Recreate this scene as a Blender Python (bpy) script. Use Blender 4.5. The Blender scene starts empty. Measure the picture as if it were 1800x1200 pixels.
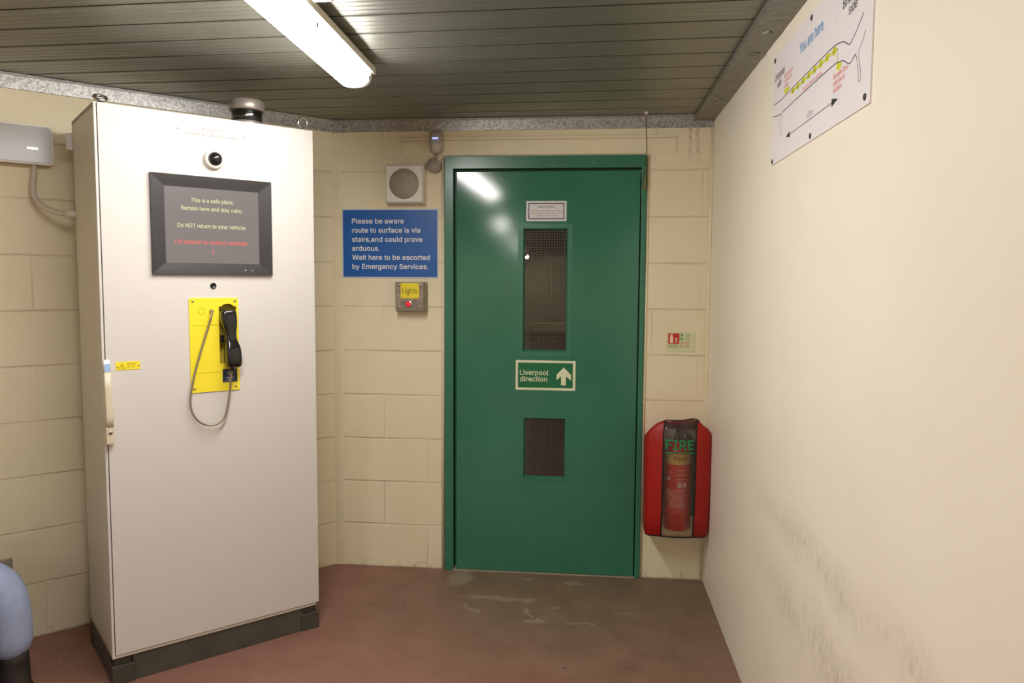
import bpy, bmesh, math, random
from mathutils import Vector, Matrix
from mathutils.geometry import tessellate_polygon, delaunay_2d_cdt

random.seed(7)
S = bpy.context.scene
COL = S.collection
PI = math.pi

# ------------------------------------------------------------------ camera, world, exposure
cam_data = bpy.data.cameras.new('camera')
cam_data.sensor_fit = 'HORIZONTAL'
cam_data.sensor_width = 36.0
cam_data.lens = 1335.66 / 1800.0 * 36.0
cam_data.clip_start = 0.05
cam = bpy.data.objects.new('camera', cam_data)
COL.objects.link(cam)
_r = Vector((0.99500, 0.09950, 0.00640)).normalized()
_f = Vector((-0.0988, 0.9921, -0.0769)).normalized()
_r = (_r - _f * _r.dot(_f)).normalized()
_u = _r.cross(_f)
M = Matrix.Identity(4)
for i in range(3):
    M[i][0], M[i][1], M[i][2] = _r[i], _u[i], -_f[i]
M[0][3], M[1][3], M[2][3] = -0.59084, -3.79444, 1.48341
cam.matrix_world = M
S.camera = cam

world = bpy.data.worlds.new('world')
S.world = world
world.use_nodes = True
world.node_tree.nodes['Background'].inputs[0].default_value = (0.02, 0.02, 0.02, 1)
world.node_tree.nodes['Background'].inputs[1].default_value = 1.0

S.view_settings.view_transform = 'Standard'
S.view_settings.look = 'None'
S.view_settings.gamma = 1.0
S.view_settings.use_curve_mapping = False
S.view_settings.exposure = 0.0
LAMP_STRENGTH = 50.0

# ------------------------------------------------------------------ measured layout (metres)
TH = 0.7675                       # the splay of the left wall
XC = -1.8855                      # corner of splayed wall and back wall
CZ = 2.289                        # underside of the ceiling deck
X_LEFT = -3.35                    # long left wall, out of the frame
Y_REAR = -19.0
DIR_L = Vector((-math.cos(TH), -math.sin(TH), 0))
NRM_L = Vector((math.sin(TH), -math.cos(TH), 0))
CORNER = Vector((XC, 0, 0))

# ------------------------------------------------------------------ materials
def lin(h):
    h = h.lstrip('#')
    out = []
    for i in (0, 2, 4):
        c = int(h[i:i + 2], 16) / 255
        out.append(c / 12.92 if c <= .04045 else ((c + .055) / 1.055) ** 2.4)
    return (*out, 1.0)


class NT:
    def __init__(self, name):
        self.m = bpy.data.materials.new(name)
        self.m.use_nodes = True
        self.t = self.m.node_tree
        self.t.nodes.clear()
        self.out = self.n('ShaderNodeOutputMaterial')

    def n(self, kind, **kw):
        nd = self.t.nodes.new(kind)
        for k, v in kw.items():
            if k.startswith('i_'):
                nd.inputs[k[2:].replace('_', ' ')].default_value = v
            else:
                setattr(nd, k, v)
        return nd

    def l(self, a, b):
        self.t.links.new(a, b)

    def coords(self, scale=(1, 1, 1), loc=(0, 0, 0), rot=(0, 0, 0)):
        tc = self.n('ShaderNodeTexCoord')
        mp = self.n('ShaderNodeMapping')
        mp.inputs['Scale'].default_value = scale
        mp.inputs['Location'].default_value = loc
        mp.inputs['Rotation'].default_value = rot
        self.l(tc.outputs['Object'], mp.inputs['Vector'])
        return mp.outputs['Vector']

    def noise(self, vec, scale, detail=4, rough=.55):
        nd = self.n('ShaderNodeTexNoise')
        nd.inputs['Scale'].default_value = scale
        nd.inputs['Detail'].default_value = detail
        nd.inputs['Roughness'].default_value = rough
        if vec is not None:
            self.l(vec, nd.inputs['Vector'])
        return nd.outputs['Fac']

    def ramp(self, fac, stops):
        nd = self.n('ShaderNodeValToRGB')
        els = nd.color_ramp.elements
        while len(els) < len(stops):
            els.new(0.5)
        for e, (p, c) in zip(els, stops):
            e.position = p
            e.color = c if isinstance(c, tuple) else (c, c, c, 1)
        self.l(fac, nd.inputs['Fac'])
        return nd.outputs['Color']

    def mix(self, fac, a, b, blend='MIX'):
        nd = self.n('ShaderNodeMix', data_type='RGBA', blend_type=blend)
        for src, idx in ((fac, 0), (a, 6), (b, 7)):
            if hasattr(src, 'node'):
                self.l(src, nd.inputs[idx])
            else:
                nd.inputs[idx].default_value = src
        return nd.outputs[2]

    def math(self, op, a, b=0.0, c=0.0, clamp=False):
        nd = self.n('ShaderNodeMath', operation=op, use_clamp=clamp)
        for src, idx in ((a, 0), (b, 1), (c, 2)):
            if hasattr(src, 'node'):
                self.l(src, nd.inputs[idx])
            else:
                nd.inputs[idx].default_value = src
        return nd.outputs[0]

    def bump(self, height, strength=.3, dist=.002, normal=None):
        nd = self.n('ShaderNodeBump')
        nd.inputs['Strength'].default_value = strength
        nd.inputs['Distance'].default_value = dist
        self.l(height, nd.inputs['Height'])
        if normal is not None:
            self.l(normal, nd.inputs['Normal'])
        return nd.outputs['Normal']

    def bsdf(self, color, rough=.5, metal=0.0, normal=None, spec=None, coat=0.0):
        nd = self.n('ShaderNodeBsdfPrincipled')
        for src, name in ((color, 'Base Color'), (rough, 'Roughness'), (metal, 'Metallic')):
            if hasattr(src, 'node'):
                self.l(src, nd.inputs[name])
            else:
                nd.inputs[name].default_value = src
        if spec is not None:
            nd.inputs['Specular IOR Level'].default_value = spec
        if coat:
            nd.inputs['Coat Weight'].default_value = coat
            nd.inputs['Coat Roughness'].default_value = .08
        if normal is not None:
            self.l(normal, nd.inputs['Normal'])
        self.l(nd.outputs[0], self.out.inputs['Surface'])
        return nd


MATS = {}


def pm(name, hexc, rough=.5, metal=0.0, bump=0.0, bscale=200, vary=.0, spec=None, coat=0.0, emit=None, estr=0.0):
    """simple procedural paint / plastic / metal with a little tonal noise and bump"""
    if name in MATS:
        return MATS[name]
    t = NT(name)
    v = t.coords()
    c = lin(hexc)
    col = c
    if vary:
        f = t.noise(v, 9, 5)
        dk = tuple(x * (1 - vary) for x in c[:3]) + (1,)
        lt = tuple(min(1, x * (1 + vary)) for x in c[:3]) + (1,)
        col = t.ramp(f, [(.3, dk), (.7, lt)])
    nrm = None
    if bump:
        nrm = t.bump(t.noise(v, bscale, 3), bump, .001)
    b = t.bsdf(col, rough, metal, nrm, spec, coat)
    if emit:
        b.inputs['Emission Color'].default_value = lin(emit)
        b.inputs['Emission Strength'].default_value = estr
    MATS[name] = t.m
    return t.m


def block_wall(name, xoff, stain=None):
    """painted concrete blockwork 440 x 215, cream"""
    t = NT(name)
    tc = t.n('ShaderNodeTexCoord')
    sp = t.n('ShaderNodeSeparateXYZ')
    t.l(tc.outputs['Object'], sp.inputs[0])
    wob = t.noise(tc.outputs['Object'], 5.0, 3)
    zz = t.math('DIVIDE', t.math('ADD', sp.outputs['Z'], t.math('MULTIPLY_ADD', wob, .010, -.005)), .2262)
    row = t.math('FLOOR', zz)
    odd = t.math('MODULO', row, 2.0)
    uu = t.math('DIVIDE', t.math('ADD', t.math('ADD', sp.outputs['X'], xoff + 4.52 * 3), t.math('MULTIPLY_ADD', odd, .226, t.math('MULTIPLY_ADD', wob, .012, -.006))), .452)

    def joint(x, size, wdt):
        d = t.math('ABSOLUTE', t.math('SUBTRACT', t.math('FRACT', t.math('ADD', x, .5)), .5))
        return t.math('SUBTRACT', 1.0, t.math('DIVIDE', t.math('MULTIPLY', d, size), wdt), clamp=True)

    bed = joint(zz, .2262, .0062)
    perp = joint(uu, .452, .0060)
    pbreak = t.ramp(t.noise(tc.outputs['Object'], 1.7, 3), [(.42, .10), (.62, .75)])
    mortar = t.math('MAXIMUM', bed, t.math('MULTIPLY', perp, pbreak))
    breakup = t.ramp(t.noise(tc.outputs['Object'], 3.2, 4), [(.34, .4), (.6, 1.0)])
    m2 = t.math('MULTIPLY', mortar, breakup)
    fine = t.noise(tc.outputs['Object'], 130, 5, .7)
    pits = t.ramp(t.noise(tc.outputs['Object'], 60, 4, .6), [(.3, 0.0), (.46, 1.0)])
    big = t.noise(tc.outputs['Object'], 2.2, 4)
    base = t.ramp(big, [(.3, lin('#e9debb')), (.7, lin('#f0e6c9'))])
    grime = t.mix(t.math('MULTIPLY', m2, .5), base, lin('#b3a178'))
    # scuffed dirt along the bottom course
    low = t.ramp(sp.outputs['Z'], [(0.0, 1.0), (.055, 0.0)])
    sc = t.ramp(t.noise(tc.outputs['Object'], 26, 5, .7), [(.5, 0.0), (.64, 1.0)])
    col = t.mix(t.math('MULTIPLY', t.math('MULTIPLY', low, sc), .55), grime, lin('#8c7b5c'))
    if stain:
        # damp run below the ceiling angle
        for sx_, wd_ in stain:
            dd = t.math('ABSOLUTE', t.math('ADD', sp.outputs['X'], t.math('MULTIPLY_ADD', wob, .05, -sx_ - .025)))
            mk_ = t.math('SUBTRACT', 1.0, t.math('DIVIDE', dd, wd_), clamp=True)
            zt_ = t.ramp(t.math('SUBTRACT', sp.outputs['Z'], 1.4), [(.64, 0.0), (.83, 1.0)])
            mk_ = t.math('MULTIPLY', t.math('MULTIPLY', mk_, zt_), t.ramp(t.noise(tc.outputs['Object'], 45, 5, .7), [(.40, 0.0), (.60, 1.0)]))
            col = t.mix(t.math('MULTIPLY', mk_, .85), col, lin('#6b5335'))
    h = t.math('SUBTRACT', t.math('ADD', t.math('MULTIPLY', fine, .38), t.math('MULTIPLY', pits, .2)),
               t.math('MULTIPLY', m2, 1.0))
    nrm = t.bump(h, .85, .0035)
    t.bsdf(col, .55, 0, nrm, .35)
    return t.m


def plaster_wall():
    """smooth painted concrete with rubbed dirt bands and paint lumps (right wall)"""
    t = NT('painted_concrete')
    tc = t.n('ShaderNodeTexCoord')
    sp = t.n('ShaderNodeSeparateXYZ')
    t.l(tc.outputs['Object'], sp.inputs[0])
    o = tc.outputs['Object']
    st = t.n('ShaderNodeMapping')
    st.inputs['Scale'].default_value = (11, 11, 4.5)
    t.l(o, st.inputs['Vector'])
    streak = t.noise(st.outputs[0], 3.0, 5, .65)
    st2 = t.n('ShaderNodeMapping')
    st2.inputs['Scale'].default_value = (34, 34, 24)
    t.l(o, st2.inputs['Vector'])
    streak2 = t.noise(st2.outputs[0], 1.6, 5, .7)
    patch = t.noise(o, 3.1, 5, .6)
    wz = t.math('ADD', sp.outputs['Z'], t.math('MULTIPLY_ADD', t.noise(o, 2.3, 2), .16, -.08))

    def band(c, w):
        d = t.math('ABSOLUTE', t.math('SUBTRACT', wz, c))
        return t.math('SUBTRACT', 1.0, t.math('DIVIDE', d, w), clamp=True)

    # bands only where people lean, y between -1.4 and -3
    yy = t.ramp(t.math('MULTIPLY_ADD', sp.outputs['Y'], -.25, 0.0), [(.24, 0.0), (.40, 1.0), (.8, 1.0), (1.0, .2)])
    b = t.math('ADD', band(.78, .085), t.math('MULTIPLY', band(.55, .15), 1.0), clamp=True)
    b = t.math('MULTIPLY', b, yy)
    sk = t.ramp(t.math('ADD', t.math('MULTIPLY', streak, .5), t.math('MULTIPLY', streak2, .5)),
                [(.36, 0.0), (.68, 1.0)])
    dirt = t.math('MULTIPLY', t.math('MULTIPLY', b, sk), t.ramp(patch, [(.35, .3), (.6, 1.0)]))
    low = t.math('MULTIPLY', t.ramp(sp.outputs['Z'], [(.0, 1.0), (.75, 0.0)]), t.ramp(streak, [(.4, 0.0), (.65, .5)]))
    dirt = t.math('MAXIMUM', t.math('MULTIPLY', dirt, .66), t.math('MULTIPLY', low, .22))
    base = t.ramp(patch, [(.3, lin('#f4ecda')), (.7, lin('#f7f0df'))])
    col = t.mix(dirt, base, lin('#9a8d6c'))
    lumps = t.ramp(t.noise(o, 17, 3, .5), [(.62, 0.0), (.75, 1.0)])
    ridge = t.ramp(t.math('ABSOLUTE', t.math('SUBTRACT', t.noise(st.outputs[0], .55, 2), .5)), [(0.0, 1.0), (.012, 0.0)])
    h = t.math('ADD', t.math('MULTIPLY', streak, .35),
               t.math('ADD', t.math('MULTIPLY', lumps, .25), t.math('MULTIPLY', ridge, .12)))
    h = t.math('ADD', h, t.math('MULTIPLY', t.noise(o, 90, 3), .08))
    nrm = t.bump(h, .35, .004)
    t.bsdf(col, .42, 0, nrm, .4)
    return t.m


def galvanised(name, dark, light, rough=.38, spangle=38, metal=.85):
    t = NT(name)
    v = t.coords()
    vo = t.n('ShaderNodeTexVoronoi')
    vo.inputs['Scale'].default_value = spangle
    t.l(v, vo.inputs['Vector'])
    nz = t.noise(v, 70, 5, .7)
    sep = t.n('ShaderNodeSeparateColor')
    t.l(vo.outputs['Color'], sep.inputs[0])
    f = t.math('ADD', t.math('MULTIPLY', sep.outputs[0], .55), t.math('MULTIPLY', nz, .5))
    col = t.ramp(f, [(.25, lin(dark)), (.75, lin(light))])
    rg = t.math('MULTIPLY_ADD', sep.outputs[1], .15, rough - .07)
    nrm = t.bump(nz, .12, .0008)
    t.bsdf(col, rg, metal, nrm)
    return t.m


def deck_metal():
    t = NT('galvanised_deck')
    v = t.coords((1, 9, 9))
    streak = t.noise(v, 2.0, 6, .7)
    v2 = t.coords()
    nz = t.noise(v2, 90, 4, .7)
    blotch = t.noise(v2, 2.4, 4)
    f = t.math('ADD', t.math('MULTIPLY', streak, .30), t.math('ADD', t.math('MULTIPLY', nz, .45), t.math('MULTIPLY', blotch, .25)))
    col = t.ramp(f, [(.30, lin('#818278')), (.70, lin('#9fa094'))])
    v3 = t.coords((5, 60, 60))
    dash = t.ramp(t.noise(v3, 1.0, 3), [(.6, 0.0), (.75, 1.0)])
    col = t.mix(t.math('MULTIPLY', dash, .28), col, lin('#d8d7d0'))
    nrm = t.bump(t.math('ADD', nz, t.math('MULTIPLY', streak, .35)), .15, .0010)
    t.bsdf(col, .46, .75, nrm)
    return t.m


def floor_paint():
    t = NT('floor_paint')
    tc = t.n('ShaderNodeTexCoord')
    o = tc.outputs['Object']
    sp = t.n('ShaderNodeSeparateXYZ')
    t.l(o, sp.inputs[0])
    big = t.noise(o, 1.6, 5, .6)
    mid = t.noise(o, 7, 5, .6)
    fine = t.noise(o, 160, 4, .7)
    # trodden grey-brown dirt in front of the door, red paint further out
    dx = t.math('DIVIDE', t.math('ADD', sp.outputs['X'], .55), 1.25)
    dy = t.math('DIVIDE', t.math('ADD', sp.outputs['Y'], .15), 1.15)
    d = t.math('SQRT', t.math('ADD', t.math('MULTIPLY', dx, dx), t.math('MULTIPLY', dy, dy)))
    d = t.math('ADD', d, t.math('MULTIPLY_ADD', big, .9, -.45))
    red = t.ramp(mid, [(.3, lin('#825d4f')), (.7, lin('#916a5d'))])
    brn = t.ramp(mid, [(.3, lin('#745f4c')), (.7, lin('#846e5a'))])
    col = t.mix(t.ramp(d, [(.45, 0.0), (1.25, 1.0)]), brn, red)
    # worn-through patches of screed: (x, y, half-length, half-width, angle)
    warp = t.n('ShaderNodeVectorMath', operation='MULTIPLY_ADD')
    nzc = t.n('ShaderNodeTexNoise')
    nzc.inputs['Scale'].default_value = 13
    nzc.inputs['Detail'].default_value = 5
    t.l(o, nzc.inputs['Vector'])
    t.l(nzc.outputs['Color'], warp.inputs[0])
    warp.inputs[1].default_value = (.13, .13, 0)
    warp.inputs[2].default_value = (-.065, -.065, 0)
    wv = t.n('ShaderNodeVectorMath', operation='ADD')
    t.l(o, wv.inputs[0])
    t.l(warp.outputs[0], wv.inputs[1])
    total = None
    for x, y, a, b, ang in ((-1.215, -.09, .068, .12, 0), (-1.0, -.335, .16, .026, .0), (-.86, -.345, .07, .034, -.1),
                            (-1.10, -.46, .085, .014, 2.2), (-.845, -.47, .06, .016, 2.1), (-.80, -.56, .045, .03, .3),
                            (-.885, -.085, .035, .022, 0), (-.60, -.565, .06, .016, 0), (-.62, -.11, .09, .012, .1),
                            (-.72, -.42, .035, .012, 0), (-.42, -.44, .04, .01, .2)):
        mp = t.n('ShaderNodeMapping', vector_type='TEXTURE')
        mp.inputs['Location'].default_value = (x, y, 0)
        mp.inputs['Rotation'].default_value = (0, 0, ang)
        mp.inputs['Scale'].default_value = (a, b, 1)
        t.l(wv.outputs[0], mp.inputs['Vector'])
        s2 = t.n('ShaderNodeSeparateXYZ')
        t.l(mp.outputs[0], s2.inputs[0])
        rr = t.math('ADD', t.math('MULTIPLY', s2.outputs[0], s2.outputs[0]), t.math('MULTIPLY', s2.outputs[1], s2.outputs[1]))
        k = t.math('SUBTRACT', 1.25, rr, clamp=True)
        total = k if total is None else t.math('MAXIMUM', total, k)
    worn = t.ramp(t.math('MULTIPLY', total, t.ramp(mid, [(.25, .5), (.6, 1.0)])), [(.10, 0.0), (.75, .62)])
    col = t.mix(worn, col, lin('#9a8d7b'))
    speck = t.ramp(t.noise(o, 55, 2, .4), [(.735, 0.0), (.76, .6)])
    col = t.mix(speck, col, lin('#b3a294'))
    dk = t.ramp(t.noise(o, 34, 2, .4), [(.26, .5), (.30, 0.0)])
    col = t.mix(dk, col, lin('#4c3a30'))
    nrm = t.bump(t.math('ADD', fine, t.math('MULTIPLY', mid, .5)), .25, .0012)
    t.bsdf(col, t.ramp(big, [(.3, .42), (.7, .6)]), 0, nrm, .35)
    return t.m


def gloss_paint(name, hexc, rough=.2, orange=.05):
    t = NT(name)
    v = t.coords()
    c = lin(hexc)
    big = t.noise(v, 3, 4)
    col = t.ramp(big, [(.3, tuple(x * .93 for x in c[:3]) + (1,)), (.7, tuple(x * 1.06 for x in c[:3]) + (1,))])
    h = t.math('ADD', t.math('MULTIPLY', t.noise(v, 240, 2), .3), t.noise(v, 7, 2))
    nrm = t.bump(h, orange, .004)
    t.bsdf(col, rough, 0, nrm, .5)
    return t.m


def glass_mat(name, tint, gloss=.35, rough=.02, clear=1.0):
    """thin sheet: see-through with a Fresnel reflection"""
    t = NT(name)
    tr = t.n('ShaderNodeBsdfTransparent')
    tr.inputs[0].default_value = lin(tint)
    gl = t.n('ShaderNodeBsdfGlossy')
    gl.inputs['Roughness'].default_value = rough
    gl.inputs['Color'].default_value = (1, 1, 1, 1)
    fr = t.n('ShaderNodeFresnel')
    fr.inputs['IOR'].default_value = 1.5
    v = t.coords()
    if rough > .04:
        nrm = t.bump(t.noise(v, 14, 4), .6, .01)
        t.l(nrm, gl.inputs['Normal'])
    mx = t.n('ShaderNodeMixShader')
    t.l(t.math('MULTIPLY', fr.outputs[0], gloss, clamp=True), mx.inputs[0])
    t.l(tr.outputs[0], mx.inputs[1])
    t.l(gl.outputs[0], mx.inputs[2])
    if clear < 1:
        df = t.n('ShaderNodeBsdfDiffuse')
        df.inputs[0].default_value = lin('#cfcabd')
        m2 = t.n('ShaderNodeMixShader')
        m2.inputs[0].default_value = 1 - clear
        t.l(mx.outputs[0], m2.inputs[1])
        t.l(df.outputs[0], m2.inputs[2])
        mx = m2
    t.l(mx.outputs[0], t.out.inputs['Surface'])
    return t.m


def emitter(name, hexc, strength):
    t = NT(name)
    e = t.n('ShaderNodeEmission')
    e.inputs[0].default_value = lin(hexc)
    e.inputs[1].default_value = strength
    t.l(e.outputs[0], t.out.inputs['Surface'])
    return t.m


def denim():
    t = NT('denim')
    v = t.coords()
    tw = t.n('ShaderNodeTexWave', wave_type='BANDS', bands_direction='DIAGONAL')
    tw.inputs['Scale'].default_value = 260
    t.l(v, tw.inputs['Vector'])
    nz = t.noise(v, 26, 5)
    col = t.ramp(nz, [(.3, lin('#909cb8')), (.7, lin('#9da8c3'))])
    folds = t.noise(v, 9, 3)
    nrm = t.bump(t.math('ADD', t.math('MULTIPLY', tw.outputs['Fac'], .03), folds), .22, .012)
    t.bsdf(col, .85, 0, nrm, .1)
    return t.m


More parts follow.
